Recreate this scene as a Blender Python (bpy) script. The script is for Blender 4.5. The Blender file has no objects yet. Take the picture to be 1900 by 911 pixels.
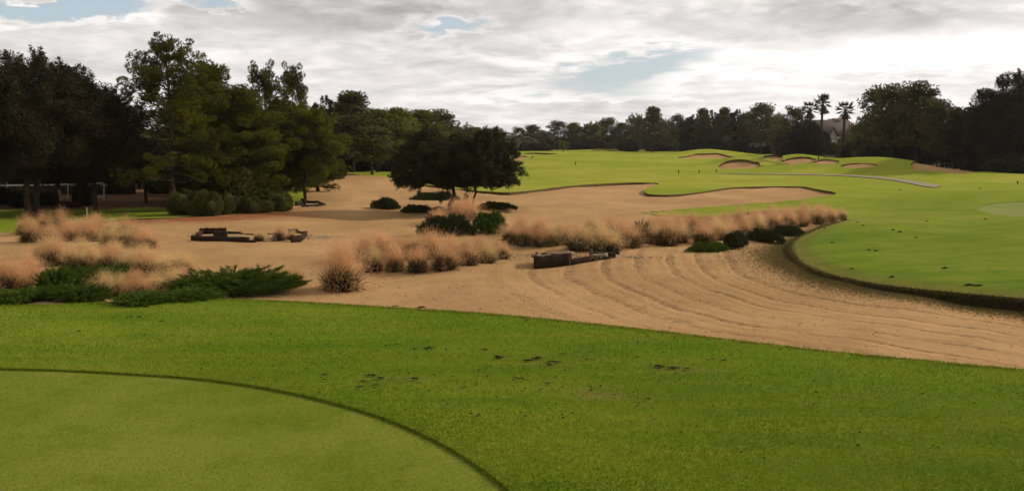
import bpy, math
import numpy as np
from mathutils import Vector

SC = bpy.context.scene
COL = SC.collection
R = math.radians

# ------------------------------------------------------------------ camera
F, CX, CY, HOR, CZ = 1645.0, 950.0, 455.5, 262.0, 1.65
PITCH = math.atan((CY - HOR) / F)
CA, SA = math.cos(PITCH), math.sin(PITCH)
cam_d = bpy.data.cameras.new('camera')
cam = bpy.data.objects.new('camera', cam_d)
COL.objects.link(cam)
cam.location = (0, 0, CZ)
cam.rotation_euler = (R(90) - PITCH, 0, 0)
cam_d.sensor_width = 36
cam_d.lens = 36 * F / 1900
cam_d.clip_start = 0.1
cam_d.clip_end = 6000
SC.camera = cam

# ------------------------------------------------------------------ light and sky
SUN_AZ, SUN_EL = R(71), R(27)          # azimuth from +Y (view direction) towards +X
sun_d = bpy.data.lights.new('sun', 'SUN')
sun_d.energy = 5.0
sun_d.angle = R(1.6)
sun_d.color = (1.0, 0.90, 0.76)
sun = bpy.data.objects.new('sun', sun_d)
COL.objects.link(sun)
sdir = Vector((math.sin(SUN_AZ) * math.cos(SUN_EL), math.cos(SUN_AZ) * math.cos(SUN_EL), math.sin(SUN_EL)))
sun.rotation_euler = sdir.to_track_quat('Z', 'Y').to_euler()
sun.location = sdir * 50

SC.view_settings.view_transform = 'Standard'
SC.view_settings.look = 'None'
SC.view_settings.exposure = 0.0
SC.view_settings.gamma = 1
SC.view_settings.use_curve_mapping = False
SC.render.engine = 'CYCLES'
SC.cycles.max_bounces = 5
SC.cycles.diffuse_bounces = 3
SC.cycles.transmission_bounces = 4
SC.cycles.transparent_max_bounces = 6
SC.cycles.use_denoising = True


class NT:
    """small helper for writing node graphs"""
    def __init__(self, tree):
        self.t = tree
        self.n = tree.nodes
        self.l = tree.links

    def node(self, typ, **kw):
        x = self.n.new(typ)
        for k, v in kw.items():
            setattr(x, k, v)
        return x

    def put(self, sock, v):
        if isinstance(v, bpy.types.NodeSocket):
            self.l.new(v, sock)
        elif isinstance(v, (tuple, list)):
            sock.default_value = (*v, 1.0) if len(v) == 3 and len(sock.default_value) == 4 else v
        else:
            sock.default_value = v

    def m(self, op, a, b=0.0, c=0.0, clamp=False):
        x = self.node('ShaderNodeMath', operation=op, use_clamp=clamp)
        self.put(x.inputs[0], a)
        self.put(x.inputs[1], b)
        self.put(x.inputs[2], c)
        return x.outputs[0]

    def ss(self, v, lo, hi, a=0.0, b=1.0):
        x = self.node('ShaderNodeMapRange', interpolation_type='SMOOTHSTEP')
        self.put(x.inputs[0], v)
        for i, q in enumerate((lo, hi, a, b)):
            self.put(x.inputs[1 + i], q)
        return x.outputs[0]

    def mix(self, f, a, b, typ='MIX'):
        x = self.node('ShaderNodeMix', data_type='RGBA', blend_type=typ)
        self.put(x.inputs[0], f)
        self.put(x.inputs[6], a)
        self.put(x.inputs[7], b)
        return x.outputs[2]

    def noise(self, vec, scale, detail=4, rough=0.55, dist=0.0):
        x = self.node('ShaderNodeTexNoise')
        if vec is not None:
            self.put(x.inputs['Vector'], vec)
        x.inputs['Scale'].default_value = scale
        x.inputs['Detail'].default_value = detail
        x.inputs['Roughness'].default_value = rough
        x.inputs['Distortion'].default_value = dist
        return x.outputs[0]

    def xyz(self, a, b, c):
        x = self.node('ShaderNodeCombineXYZ')
        for i, v in enumerate((a, b, c)):
            self.put(x.inputs[i], v)
        return x.outputs[0]

    def sep(self, v):
        x = self.node('ShaderNodeSeparateXYZ')
        self.put(x.inputs[0], v)
        return x.outputs


def px_azel(px, py):
    u, v = (px - CX) / F, (CY - py) / F
    d = Vector((u, CA + v * SA, -SA + v * CA)).normalized()
    return math.atan2(d.x, d.y), math.asin(d.z)


def build_world():
    w = bpy.data.worlds.new('World')
    SC.world = w
    w.use_nodes = True
    w.node_tree.nodes.clear()
    g = NT(w.node_tree)
    sky = g.node('ShaderNodeTexSky', sky_type='NISHITA', sun_disc=False)
    sky.sun_elevation = SUN_EL
    sky.sun_rotation = SUN_AZ
    sky.air_density = 1.0
    sky.dust_density = 1.5
    tc = g.node('ShaderNodeTexCoord')
    d = tc.outputs['Generated']
    x, y, z = g.sep(d)
    az = g.m('ARCTAN2', x, y)
    el = g.m('ARCSINE', z)
    elc = g.m('MAXIMUM', el, 0.0)
    # cloud coordinates: flat layers get thinner and closer together towards the horizon
    V = g.m('MULTIPLY', g.m('LOGARITHM', g.m('ADD', elc, 0.07), math.e), 3.0)
    U = g.m('MULTIPLY', az, 4.6)
    uv = g.xyz(U, V, 0.0)
    w1 = g.noise(uv, 1.5, 5, 0.55, 0.3)
    w2 = g.noise(g.xyz(U, V, 7.3), 2.4, 6, 0.55, 0.4)
    w3 = g.noise(g.xyz(U, V, 3.1), 6.5, 5, 0.55, 0.3)
    azw = g.m('ADD', az, g.m('MULTIPLY', g.m('SUBTRACT', w2, 0.5), 0.10))
    elw = g.m('ADD', el, g.m('MULTIPLY', g.m('SUBTRACT', w3, 0.5), 0.035))

    def blob(px, py, sx, sy, amp, tilt=0.0):
        a0, e0 = px_azel(px, py)
        da = g.m('SUBTRACT', azw, a0)
        de = g.m('SUBTRACT', elw, e0)
        if tilt:
            de = g.m('ADD', de, g.m('MULTIPLY', da, tilt))
        qa = g.m('POWER', g.m('ABSOLUTE', g.m('DIVIDE', da, sx / F)), 2.0)
        qe = g.m('POWER', g.m('ABSOLUTE', g.m('DIVIDE', de, sy / F)), 2.0)
        e = g.m('EXPONENT', g.m('MULTIPLY', g.m('ADD', qa, qe), -1.0))
        return g.m('MULTIPLY', e, amp)

    def total(lst):
        s = None
        for b in lst:
            v = blob(*b)
            s = v if s is None else g.m('ADD', s, v)
        return s

    holes = total([(1090, 148, 170, 30, 0.84, -0.06), (1240, 105, 130, 26, 0.7, -0.12), (835, 50, 75, 17, 1.0, -0.1),
                   (60, 18, 150, 24, 1.1, -0.1), (170, 8, 80, 16, 0.9), (395, 8, 60, 9, 0.9),
                   (1210, 175, 140, 14, 0.35)])
    fillc = blob(50, -4, 42, 9, 0.9)
    holes = g.m('SUBTRACT', holes, fillc)
    # broken cover higher up, out of frame
    up = g.m('MULTIPLY', g.ss(el, 0.2, 0.35), g.ss(w1, 0.52, 0.62))
    hsum = g.m('ADD', g.m('ADD', holes, g.m('MULTIPLY', g.m('SUBTRACT', w2, 0.5), 0.9)), g.m('MULTIPLY', up, 0.8))
    hole = g.ss(hsum, 0.34, 0.86)
    dark = total([(620, 12, 320, 40, 1.0, -0.03), (760, 55, 120, 20, 0.5), (1800, 42, 330, 30, 0.48, 0.06), (850, 125, 160, 26, 0.3), (1560, 30, 160, 14, 0.22),
                  (1240, 35, 140, 12, 0.2)])
    light = total([(1680, 105, 420, 30, 0.75, -0.05), (1850, 92, 260, 40, 0.6), (1100, 60, 90, 20, 0.3), (700, 75, 180, 14, 0.35),
                   (1450, 50, 80, 16, 0.3), (560, 190, 300, 20, 0.15), (1450, 190, 420, 30, 0.25), (330, 40, 160, 16, 0.22)])
    br = g.m('ADD', 0.81, g.m('MULTIPLY', g.m('SUBTRACT', w2, 0.5), 0.80))
    br = g.m('ADD', br, g.m('MULTIPLY', g.m('SUBTRACT', w3, 0.5), 0.45))
    br = g.m('ADD', br, g.m('MULTIPLY', g.m('SUBTRACT', w1, 0.5), 0.4))
    br = g.m('SUBTRACT', br, g.m('MULTIPLY', dark, 0.27))
    br = g.m('ADD', br, g.m('MULTIPLY', light, 0.36))
    # thin bright rim where a cloud ends
    rim = g.m('MULTIPLY', g.ss(hsum, 0.10, 0.38), g.m('SUBTRACT', 1.0, hole))
    br = g.m('ADD', br, g.m('MULTIPLY', rim, 0.16))
    br = g.m('MAXIMUM', br, 0.30)
    br = g.m('MINIMUM', br, 1.15)
    cloud = g.node('ShaderNodeCombineColor')
    g.put(cloud.inputs[0], g.m('MULTIPLY', br, 10.0))
    g.put(cloud.inputs[1], g.m('MULTIPLY', br, 9.6))
    g.put(cloud.inputs[2], g.m('MULTIPLY', br, 9.35))
    blue = g.mix(0.6, sky.outputs[0], (6.3, 7.3, 8.1))
    c = g.mix(hole, cloud.outputs[0], blue)
    c = g.mix(g.ss(el, -0.02, 0.0), (0.9, 0.75, 0.45), c)
    bg = g.node('ShaderNodeBackground')
    g.put(bg.inputs[0], c)
    bg.inputs[1].default_value = 0.1
    out = g.node('ShaderNodeOutputWorld')
    g.l.new(bg.outputs[0], out.inputs[0])


build_world()

# ------------------------------------------------------------------ tagging helpers
def tag(o, label=None, cat=None, group=None, kind=None):
    if label: o['label'] = label
    if cat: o['category'] = cat
    if group: o['group'] = group
    if kind: o['kind'] = kind
    return o


def empty(name, loc, rz=0.0, scale=(1, 1, 1)):
    o = bpy.data.objects.new(name, None)
    o.empty_display_size = 0.3
    COL.objects.link(o)
    o.location = loc
    o.rotation_euler = (0, 0, rz)
    o.scale = scale
    return o


def mesh_np(name, V, Fc, mats, smooth=False, attrs=None, mat_idx=None):
    """numpy -> mesh; Fc (m,3) or (m,4)"""
    V = np.asarray(V, np.float32)
    Fc = np.asarray(Fc, np.int32)
    me = bpy.data.meshes.new(name)
    k = Fc.shape[1]
    me.vertices.add(len(V))
    me.vertices.foreach_set('co', V.ravel())
    me.loops.add(Fc.size)
    me.loops.foreach_set('vertex_index', Fc.ravel())
    me.polygons.add(len(Fc))
    me.polygons.foreach_set('loop_start', np.arange(0, Fc.size, k, dtype=np.int32))
    me.polygons.foreach_set('loop_total', np.full(len(Fc), k, np.int32))
    if smooth:
        me.polygons.foreach_set('use_smooth', np.ones(len(Fc), bool))
    for m_ in (mats if isinstance(mats, (list, tuple)) else [mats]):
        me.materials.append(m_)
    if mat_idx is not None:
        me.polygons.foreach_set('material_index', np.asarray(mat_idx, np.int32))
    for an, av in (attrs or {}).items():
        a = me.attributes.new(an, 'FLOAT', 'POINT')
        a.data.foreach_set('value', np.asarray(av, np.float32))
    me.update(calc_edges=True)
    me.validate()
    return me


def link(name, me, parent=None):
    o = bpy.data.objects.new(name, me)
    COL.objects.link(o)
    if parent is not None:
        o.parent = parent
    return o


def copy_tree(o, parent=None):
    c = o.copy()
    COL.objects.link(c)
    if parent is not None:
        c.parent = parent
    for ch in list(o.children):
        copy_tree(ch, c)
    return c


# ------------------------------------------------------------------ geometry of the view (used to read positions off the survey)
def z_at(py, y):
    v = (CY - py) / F
    return CZ + y * (-SA + v * CA) / (CA + v * SA)


def x_at(px, y, z):
    return (px - CX) / F * (y * CA - (z - CZ) * SA)


def unproj(pts, H):
    out = []
    ts = np.geomspace(2.0, 1500, 3000)
    for px, py in pts:
        u, v = (px - CX) / F, (CY - py) / F
        d = np.array([u, CA + v * SA, -SA + v * CA])
        X, Y, Z = d[0] * ts, d[1] * ts, CZ + d[2] * ts
        g = Z - H(X, Y)
        idx = np.where(g <= 0)[0]
        if len(idx) == 0:
            out.append((X[-1], Y[-1]))
            continue
        i = idx[0]
        if i == 0:
            out.append((X[0], Y[0]))
            continue
        f = g[i - 1] / (g[i - 1] - g[i])
        t = ts[i - 1] + f * (ts[i] - ts[i - 1])
        out.append((d[0] * t, d[1] * t))
    return np.array(out)


def smooth_poly(P, n=6, closed=False):
    """Catmull-Rom"""
    P = np.asarray(P, float)
    m = len(P)
    res = []
    rng_ = range(m) if closed else range(m - 1)
    for i in rng_:
        if closed:
            p0, p1, p2, p3 = P[(i - 1) % m], P[i], P[(i + 1) % m], P[(i + 2) % m]
        else:
            p0, p1, p2, p3 = P[max(i - 1, 0)], P[i], P[i + 1], P[min(i + 2, m - 1)]
        for k in range(n):
            t = k / n
            res.append(0.5 * ((2 * p1) + (-p0 + p2) * t + (2 * p0 - 5 * p1 + 4 * p2 - p3) * t * t + (-p0 + 3 * p1 - 3 * p2 + p3) * t ** 3))
    if not closed:
        res.append(P[-1])
    return np.array(res)


def dist_line(X, Y, P, closed=False):
    """distance to a polyline, any shape arrays"""
    sh = np.shape(X)
    X = np.asarray(X, float).ravel()
    Y = np.asarray(Y, float).ravel()
    best = np.full(X.shape, 1e18)
    n = len(P)
    for i in range(n if closed else n - 1):
        a, b = P[i], P[(i + 1) % n]
        dx, dy = b[0] - a[0], b[1] - a[1]
        L = dx * dx + dy * dy + 1e-12
        t = np.clip(((X - a[0]) * dx + (Y - a[1]) * dy) / L, 0, 1)
        d = (X - a[0] - t * dx) ** 2 + (Y - a[1] - t * dy) ** 2
        np.minimum(best, d, out=best)
    return np.sqrt(best).reshape(sh)


def inside(X, Y, P):
    sh = np.shape(X)
    X = np.asarray(X, float).ravel()
    Y = np.asarray(Y, float).ravel()
    r = np.zeros(X.shape, bool)
    n = len(P)
    for i in range(n):
        (x1, y1), (x2, y2) = P[i], P[(i + 1) % n]
        if y1 == y2:
            continue
        c = ((y1 > Y) != (y2 > Y)) & (X < (x2 - x1) * (Y - y1) / (y2 - y1) + x1)
        r ^= c
    return r.reshape(sh)


def sst(t):
    t = np.clip(t, 0, 1)
    return t * t * (3 - 2 * t)


# ------------------------------------------------------------------ terrain heights
def H0(x, y):
    """plain: a low basin in front, rising gently to the far green"""
    z = np.interp(y, [-60, 60, 100, 250, 3000], [-1.75, -1.75, -1.62, -0.8, -0.8])
    w = sst((np.asarray(y) - 62) / 30)
    z = z + w * (0.16 * np.sin(np.asarray(x) * 0.09 + 1.3) * np.sin(np.asarray(y) * 0.06) + 0.06 * np.sin(np.asarray(x) * 0.21 + np.asarray(y) * 0.13))
    return z


BUMPS = []   # x, y, sx, sy, amp


def H1(x, y):
    z = H0(x, y)
    for bx, by, sx, sy, a in BUMPS:
        q = ((x - bx) / sx) ** 2 + ((y - by) / sy) ** 2
        z = z + a * np.exp(-q)
    return z


def bump(px, y, sx, sy, amp):
    z = float(H0(np.array(0.0), np.array(float(y))))
    BUMPS.append((x_at(px, y, z), y, sx, sy, amp))


# bunker hills far down the fairway (their sand faces look back at the tee)
bump(1312, 177, 7.0, 3.6, 1.15)
bump(1378, 111, 4.3, 2.1, 1.2)
bump(1428, 152, 4.4, 2.8, 0.85)
bump(1400, 128, 4.0, 6, 0.55)
bump(1485, 139, 5.0, 2.6, 1.15)
bump(1536, 133, 3.9, 2.4, 0.75)
bump(1602, 127, 5.2, 2.6, 0.7)
# grass rolls in front of them
bump(1520, 98, 7.5, 7, 0.72)
bump(1655, 92, 5.0, 7, 0.85)
bump(1590, 96, 9, 8, 0.35)
bump(1760, 84, 9, 8, 0.15)
bump(1300, 112, 9, 8, 0.15)
bump(1120, 232, 6, 6, 0.55)
bump(965, 150, 5, 6, 0.45)
bump(1010, 195, 7, 7, 0.5)
bump(1560, 60, 7, 4.5, 0.14)
bump(1420, 62, 8, 3.5, 0.12)
bump(650, 82, 10, 9, 0.35)

# second tee mound on the right
MEDGE_PX = [(1572, 408), (1520, 424), (1485, 440), (1470, 452), (1472, 468), (1490, 488), (1530, 505), (1600, 522), (1680, 533), (1780, 543), (1900, 554), (2120, 578)]
MEDGE = smooth_poly(unproj(MEDGE_PX, H0), 4)
MOUND = np.vstack([MEDGE, [[34, 19], [60, 30], [75, 78], [42, 76], [30, 66], [22, 52]]])
MCOARSE = MEDGE[::2]
MLEFT = smooth_poly(np.vstack([MEDGE[0], [22, 54], [31, 66], [46, 78], [80, 82]]), 6)

TEE_EDGE_PX = [(-700, 610), (-300, 582), (0, 566), (200, 559), (400, 556), (550, 559), (700, 567), (900, 582), (1100, 602), (1300, 624), (1500, 646), (1700, 665), (1900, 684), (2200, 712), (2600, 760)]
TEE_EDGE = smooth_poly(unproj(TEE_EDGE_PX, lambda x, y: 0 * x), 3)
TEE = np.vstack([TEE_EDGE, [[14, 3], [14, -40], [-40, -40], [-40, 10]]])


def HG(x, y):
    """grass level everywhere"""
    x = np.asarray(x, float)
    y = np.asarray(y, float)
    z = H1(x, y)
    near = (y > 14) & (y < 80) & (x > 3)
    if np.any(near):
        zz = z[near] if z.ndim else z
        xx, yy = (x[near], y[near]) if x.ndim else (x, y)
        ins = inside(xx, yy, MOUND)
        d = np.where(ins, dist_line(xx, yy, MLEFT), 0)
        dm = np.where(ins, dist_line(xx, yy, MCOARSE), 0)
        rise = 1.0 * sst(d / 16) * sst(dm / 14) + 0.10 * sst(dm / 0.7) * sst(d / 3)
        rise *= 1 - sst((yy - 47) / 22) * 0.92
        rise += ins * sst(d / 4) * sst(dm / 3) * (0.05 * np.sin(xx * 0.5 + 0.7) * np.sin(yy * 0.45) + 0.03 * np.sin(xx * 1.1 - yy * 0.8))
        if z.ndim:
            z[near] = zz + rise
        else:
            z = zz + rise
    nt = y < 18
    if np.any(nt):
        xx, yy = (x[nt], y[nt]) if x.ndim else (x, y)
        zz = z[nt] if z.ndim else z
        ins = inside(xx, yy, TEE)
        d = np.where(ins, 0, dist_line(xx, yy, TEE_EDGE))
        t = np.clip(d / 3.6, 0, 1)
        f = 1 - t * (2 - t)
        und = 0.014 * np.sin(xx * 0.9 + 0.4) * np.sin(yy * 1.1) + 0.008 * np.sin(xx * 2.3 + yy * 1.7)
        zz = zz * (1 - f) + und * f
        if z.ndim:
            z[nt] = zz
        else:
            z = zz
    return z


SBUMPS = []
LT = unproj([(1205, 395)], H0)[0]


def lip_depth(x, y):
    d = 0.17 + 0 * x
    w = sst((np.asarray(x) - 8) / 3) * (1 - sst((np.asarray(y) - 30) / 8))
    d = d + 0.15 * w
    n = 0.5 + 0.5 * np.sin(x * 0.7 + 1.7 * np.sin(y * 0.23)) * np.cos(y * 0.31 + 0.8 * np.sin(x * 0.4))
    d = d * (0.55 + 0.6 * n * (1 - w) + 0.45 * w)
    d = d * (1 - 0.85 * np.exp(-((x - LT[0]) / 3.5) ** 2 - ((y - LT[1]) / 5) ** 2))
    d = d * (1 - 0.82 * sst((-x - 7) / 3) * sst((62 - y) / 8))
    far = sst((np.asarray(y) - 90) / 15)
    return d * (1 - far) + 0.27 * far


def HS(x, y):
    x = np.asarray(x, float)
    y = np.asarray(y, float)
    z = HG(x, y) - lip_depth(x, y)
    z = z + 0.035 * np.sin(x * 0.55 + 1) * np.sin(y * 0.33 + 2) + 0.02 * np.sin(x * 1.3 + y * 0.4) + 0.012 * np.sin(x * 2.9 - y * 1.9)
    for bx, by, sx, sy, a in SBUMPS:
        z = z + a * np.exp(-((x - bx) / sx) ** 2 - ((y - by) / sy) ** 2)
    return z


def sbump(px, py, sx, sy, a):
    q = unproj([(px, py)], lambda x, y: H0(x, y) - 0.17)[0]
    SBUMPS.append((q[0], q[1], sx, sy, a))


sbump(925, 392, 2.2, 1.6, 0.36)
sbump(632, 540, 1.2, 0.9, 0.07)
sbump(980, 452, 1.6, 1.2, 0.12)
sbump(1100, 458, 2.0, 1.2, 0.10)
sbump(760, 500, 2.2, 1.0, 0.08)
sbump(160, 470, 3.0, 3.0, 0.12)
sbump(400, 540, 1.8, 1.2, 0.10)
sbump(860, 432, 2.5, 1.2, 0.10)
sbump(610, 340, 5.0, 6.0, 0.35)

# sand outlines
SAND_PX = [(-420, 446), (-100, 438), (0, 435), (60, 432), (130, 424), (190, 411), (250, 406), (320, 404), (380, 399), (440, 397), (500, 391), (545, 381), (562, 371), (566, 358), (578, 346),
           (600, 336), (640, 331), (700, 334), (760, 340), (850, 351), (930, 357), (960, 356), (1000, 352), (1040, 347), (1100, 342), (1170, 339), (1222, 340), (1208, 347), (1196, 353),
           (1202, 360), (1240, 362), (1300, 358), (1360, 352), (1430, 349), (1480, 350), (1510, 356), (1552, 361), (1520, 366), (1460, 373), (1380, 379), (1300, 385), (1235, 390), (1188, 394),
           (1230, 400), (1300, 403), (1340, 402), (1380, 395), (1430, 391), (1490, 391), (1540, 396), (1568, 401)]
S_HEAD = smooth_poly(unproj(SAND_PX, H0), 3)
NEAR_PX = [(2300, 742), (2200, 741), (1900, 716), (1700, 697), (1500, 678), (1300, 656), (1100, 634), (900, 613), (700, 598), (550, 590), (400, 588), (200, 591), (0, 598), (-300, 614), (-560, 630)]
SAND = np.vstack([S_HEAD, MEDGE, unproj(NEAR_PX, H0)])
SAND_POLYS = [SAND]
BUNK = [
    [(1256, 293), (1280, 288.5), (1310, 285.2), (1340, 286), (1361, 290.8), (1345, 293), (1300, 294.8)],
    [(1332, 309.5), (1338, 304.5), (1346, 300.5), (1356, 297.6), (1368, 296.2), (1380, 296.2), (1391, 298), (1401, 301), (1410, 304.4), (1418, 307.6), (1410, 309.5), (1396, 311.5), (1375, 313.6), (1358, 314), (1342, 313.5)],
    [(1402, 291), (1425, 288.6), (1445, 290), (1452, 294), (1446, 299), (1432, 298), (1420, 294)],
    [(1447, 301.5), (1455, 297.5), (1464, 294.6), (1474, 292.4), (1485, 291.2), (1496, 291.6), (1506, 293.4), (1514, 296), (1510, 299), (1498, 301.4), (1482, 303), (1464, 303.6), (1453, 303.4)],
    [(1512, 300), (1525, 296.5), (1540, 296.2), (1560, 300.5), (1545, 305), (1520, 305)],
    [(1555, 309), (1575, 304), (1605, 303), (1632, 307), (1615, 311), (1580, 312)],
    [(948, 298), (955, 290), (972, 288.4), (990, 291.5), (972, 295), (958, 299)],
    [(970, 285.5), (990, 283.6), (1015, 284.6), (1038, 285), (1015, 287), (985, 286.6)],
    [(1090, 279.4), (1115, 277.8), (1140, 278.6), (1155, 280.2), (1120, 280.4)],
    [(1690, 305), (1760, 306), (1830, 308), (1860, 318), (1800, 322), (1740, 318)],
]
for b in BUNK:
    SAND_POLYS.append(smooth_poly(unproj(b, HG), 3, True))

TEEIN_PX = [(-420, 694), (-200, 686), (0, 684), (150, 685), (300, 692), (400, 702), (500, 719), (600, 742), (700, 772), (780, 804), (850, 840), (910, 880), (952, 914), (1000, 965), (1060, 1050), (1120, 1160)]
TEEIN_E = smooth_poly(unproj(TEEIN_PX, lambda x, y: 0 * x), 3)
TEEIN = np.vstack([TEEIN_E, [[0.6, 1.0], [0.3, -1.5], [-12, -1.5], [-12, 6]]])
T2_PX = [(1812, 388), (1838, 379), (1880, 375), (1960, 372), (2050, 380), (2050, 402), (1960, 408), (1890, 403), (1840, 397)]
TEE2 = smooth_poly(unproj(T2_PX, HG), 3, True)

# ------------------------------------------------------------------ ground sheets on one fan-shaped grid
DTH, DLR, APY = 0.00145, 0.0105, -6.0
TH = np.arange(R(-50), R(50), DTH)
LR = np.arange(math.log(2.2), math.log(1000), DLR)
NTH, NLR = len(TH), len(LR)
U, Vv = np.meshgrid(np.arange(NTH, dtype=float), np.arange(NLR, dtype=float))


def uv_to_xy(u, v):
    th = TH[0] + u * DTH
    r = np.exp(LR[0] + v * DLR)
    return r * np.sin(th), APY + r * np.cos(th)


def xy_to_uv(P):
    P = np.asarray(P)
    th = np.arctan2(P[:, 0], P[:, 1] - APY)
    r = np.hypot(P[:, 0], P[:, 1] - APY)
    return np.stack([(th - TH[0]) / DTH, (np.log(np.maximum(r, 1e-3)) - LR[0]) / DLR], 1)


def densify(P):
    Q = []
    n = len(P)
    for i in range(n):
        a, b = P[i], P[(i + 1) % n]
        k = int(max(2, min(60, np.hypot(*(b - a)) / (0.02 * max(6, np.hypot(a[0], a[1] - APY))))))
        for j in range(k):
            Q.append(a + (b - a) * j / k)
    return np.array(Q)


SU, SV = U.copy(), Vv.copy()
BD = np.full(U.shape, 9.0)
hole_masks = []
for P in SAND_POLYS + [TEEIN, TEE2]:
    Q = xy_to_uv(densify(np.asarray(P)))
    par = np.zeros(U.shape, bool)
    n = len(Q)
    for i in range(n):
        (u1, v1), (u2, v2) = Q[i], Q[(i + 1) % n]
        lo, hi = min(v1, v2), max(v1, v2)
        j0, j1 = int(math.floor(lo)) + 1, int(math.floor(hi))
        for j in range(max(j0, 0), min(j1, NLR - 1) + 1):
            uc = u1 + (j - v1) * (u2 - u1) / (v2 - v1)
            k = int(math.ceil(uc))
            if k > 0:
                par[j, :min(k, NTH)] ^= True
        # nearest point for snapping
        a0, a1 = max(int(min(u1, u2)) - 2, 0), min(int(max(u1, u2)) + 3, NTH)
        b0, b1 = max(int(lo) - 2, 0), min(int(hi) + 3, NLR)
        if a0 >= a1 or b0 >= b1:
            continue
        uu, vv = U[b0:b1, a0:a1], Vv[b0:b1, a0:a1]
        du, dv = u2 - u1, v2 - v1
        L = du * du + dv * dv + 1e-12
        t = np.clip(((uu - u1) * du + (vv - v1) * dv) / L, 0, 1)
        qx, qy = u1 + t * du, v1 + t * dv
        dd = np.hypot(uu - qx, vv - qy)
        s = dd < BD[b0:b1, a0:a1]
        BD[b0:b1, a0:a1][s] = dd[s]
        SU[b0:b1, a0:a1][s] = qx[s]
        SV[b0:b1, a0:a1][s] = qy[s]
    hole_masks.append(par)
snap = BD < 0.72
SU = np.where(snap, SU, U)
SV = np.where(snap, SV, Vv)
hole = np.zeros(U.shape, bool)
for m_ in hole_masks:
    hole |= m_
GX, GY = uv_to_xy(SU, SV)
GZ = HG(GX, GY)
ok = snap | ~hole
cell_ok = ok[:-1, :-1] & ok[1:, :-1] & ok[:-1, 1:] & ok[1:, 1:]
allsnap = snap[:-1, :-1] & snap[1:, :-1] & snap[:-1, 1:] & snap[1:, 1:]
hc = (hole[:-1, :-1].astype(int) + hole[1:, :-1] + hole[:-1, 1:] + hole[1:, 1:]) >= 2
cell_ok &= ~(allsnap & hc)
idx = np.arange(U.size).reshape(U.shape)


def quads(mask):
    j, i = np.where(mask)
    return np.stack([idx[j, i], idx[j, i + 1], idx[j + 1, i + 1], idx[j + 1, i]], 1)


def compact(V, Fc, attrs):
    used = np.unique(Fc)
    mp = np.full(len(V), -1, np.int64)
    mp[used] = np.arange(len(used))
    return V[used], mp[Fc], {k: v[used] for k, v in attrs.items()}

# ------------------------------------------------------------------ materials
def new_mat(name):
    m = bpy.data.materials.new(name)
    m.use_nodes = True
    m.node_tree.nodes.clear()
    g = NT(m.node_tree)
    out = g.node('ShaderNodeOutputMaterial')
    return m, g, out


def attr(g, name):
    a = g.node('ShaderNodeAttribute')
    a.attribute_name = name
    return a.outputs['Fac']


def bump_node(g, h, strength, dist):
    b = g.node('ShaderNodeBump')
    b.inputs['Strength'].default_value = strength
    b.inputs['Distance'].default_value = dist
    g.put(b.inputs['Height'], h)
    return b.outputs[0]


def principled(g, out, col, rough=0.9, spec=0.15, normal=None):
    p = g.node('ShaderNodeBsdfPrincipled')
    g.put(p.inputs['Base Color'], col)
    g.put(p.inputs['Roughness'], rough)
    p.inputs['Specular IOR Level'].default_value = spec
    if normal is not None:
        g.l.new(normal, p.inputs['Normal'])
    g.l.new(p.outputs[0], out.inputs[0])
    return p


def grass_material():
    m, g, out = new_mat('turf')
    pos = g.node('ShaderNodeNewGeometry').outputs['Position']
    n0 = g.noise(pos, 0.045, 3)
    n1 = g.noise(pos, 0.33, 5, 0.6)
    n2 = g.noise(pos, 1.7, 5, 0.6)
    n3 = g.noise(pos, 11.0, 5, 0.65)
    n4 = g.noise(pos, 70.0, 3, 0.7)
    zone = attr(g, 'fairway')
    mp = g.node('ShaderNodeMapping')
    g.put(mp.inputs[0], pos)
    mp.inputs['Rotation'].default_value = (0, 0, 0.12)
    mp.inputs['Scale'].default_value = (0.22, 1.9, 1.0)
    n5 = g.noise(mp.outputs[0], 1.4, 5, 0.65)
    a = g.mix(g.ss(n1, 0.36, 0.66), (0.076, 0.121, 0.006), (0.124, 0.161, 0.011))
    a = g.mix(g.m('MULTIPLY', g.ss(n2, 0.48, 0.72), 0.5), a, (0.046, 0.102, 0.006))
    a = g.mix(g.m('MULTIPLY', g.ss(n3, 0.55, 0.75), 0.40), a, (0.16, 0.15, 0.020))
    a = g.mix(g.m('MULTIPLY', g.ss(n4, 0.50, 0.75), 0.45), a, (0.035, 0.070, 0.003))
    a = g.mix(g.m('MULTIPLY', g.ss(n5, 0.45, 0.70), 0.50), a, (0.150, 0.150, 0.014))
    a = g.mix(g.m('MULTIPLY', g.ss(n5, 0.50, 0.30), 0.45), a, (0.046, 0.098, 0.004))
    f = g.mix(g.ss(n1, 0.3, 0.7), (0.172, 0.193, 0.013), (0.248, 0.235, 0.036))
    f = g.mix(g.m('MULTIPLY', g.ss(n0, 0.42, 0.6), 0.6), f, (0.142, 0.178, 0.010))
    f = g.mix(g.m('MULTIPLY', g.ss(n2, 0.5, 0.75), 0.3), f, (0.12, 0.15, 0.008))
    f = g.mix(g.m('MULTIPLY', g.ss(n3, 0.55, 0.75), 0.25), f, (0.25, 0.21, 0.04))
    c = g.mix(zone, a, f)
    c = g.mix(attr(g, 'mulch_shade'), c, g.mix(g.ss(n2, 0.3, 0.7), (0.045, 0.024, 0.012), (0.10, 0.052, 0.025)))  # brown mulch tone that also paints the trees' shade into the turf
    dry = attr(g, 'dry')
    dd = g.m('MULTIPLY', dry, g.ss(n3, 0.3, 0.55))
    c = g.mix(dd, c, (0.14, 0.10, 0.03))
    h = g.m('ADD', g.m('MULTIPLY', n3, 1.0), g.m('MULTIPLY', n4, 0.5))
    nb = bump_node(g, h, 0.55, 0.05)
    principled(g, out, c, 0.95, 0.02, nb)
    return m


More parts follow.
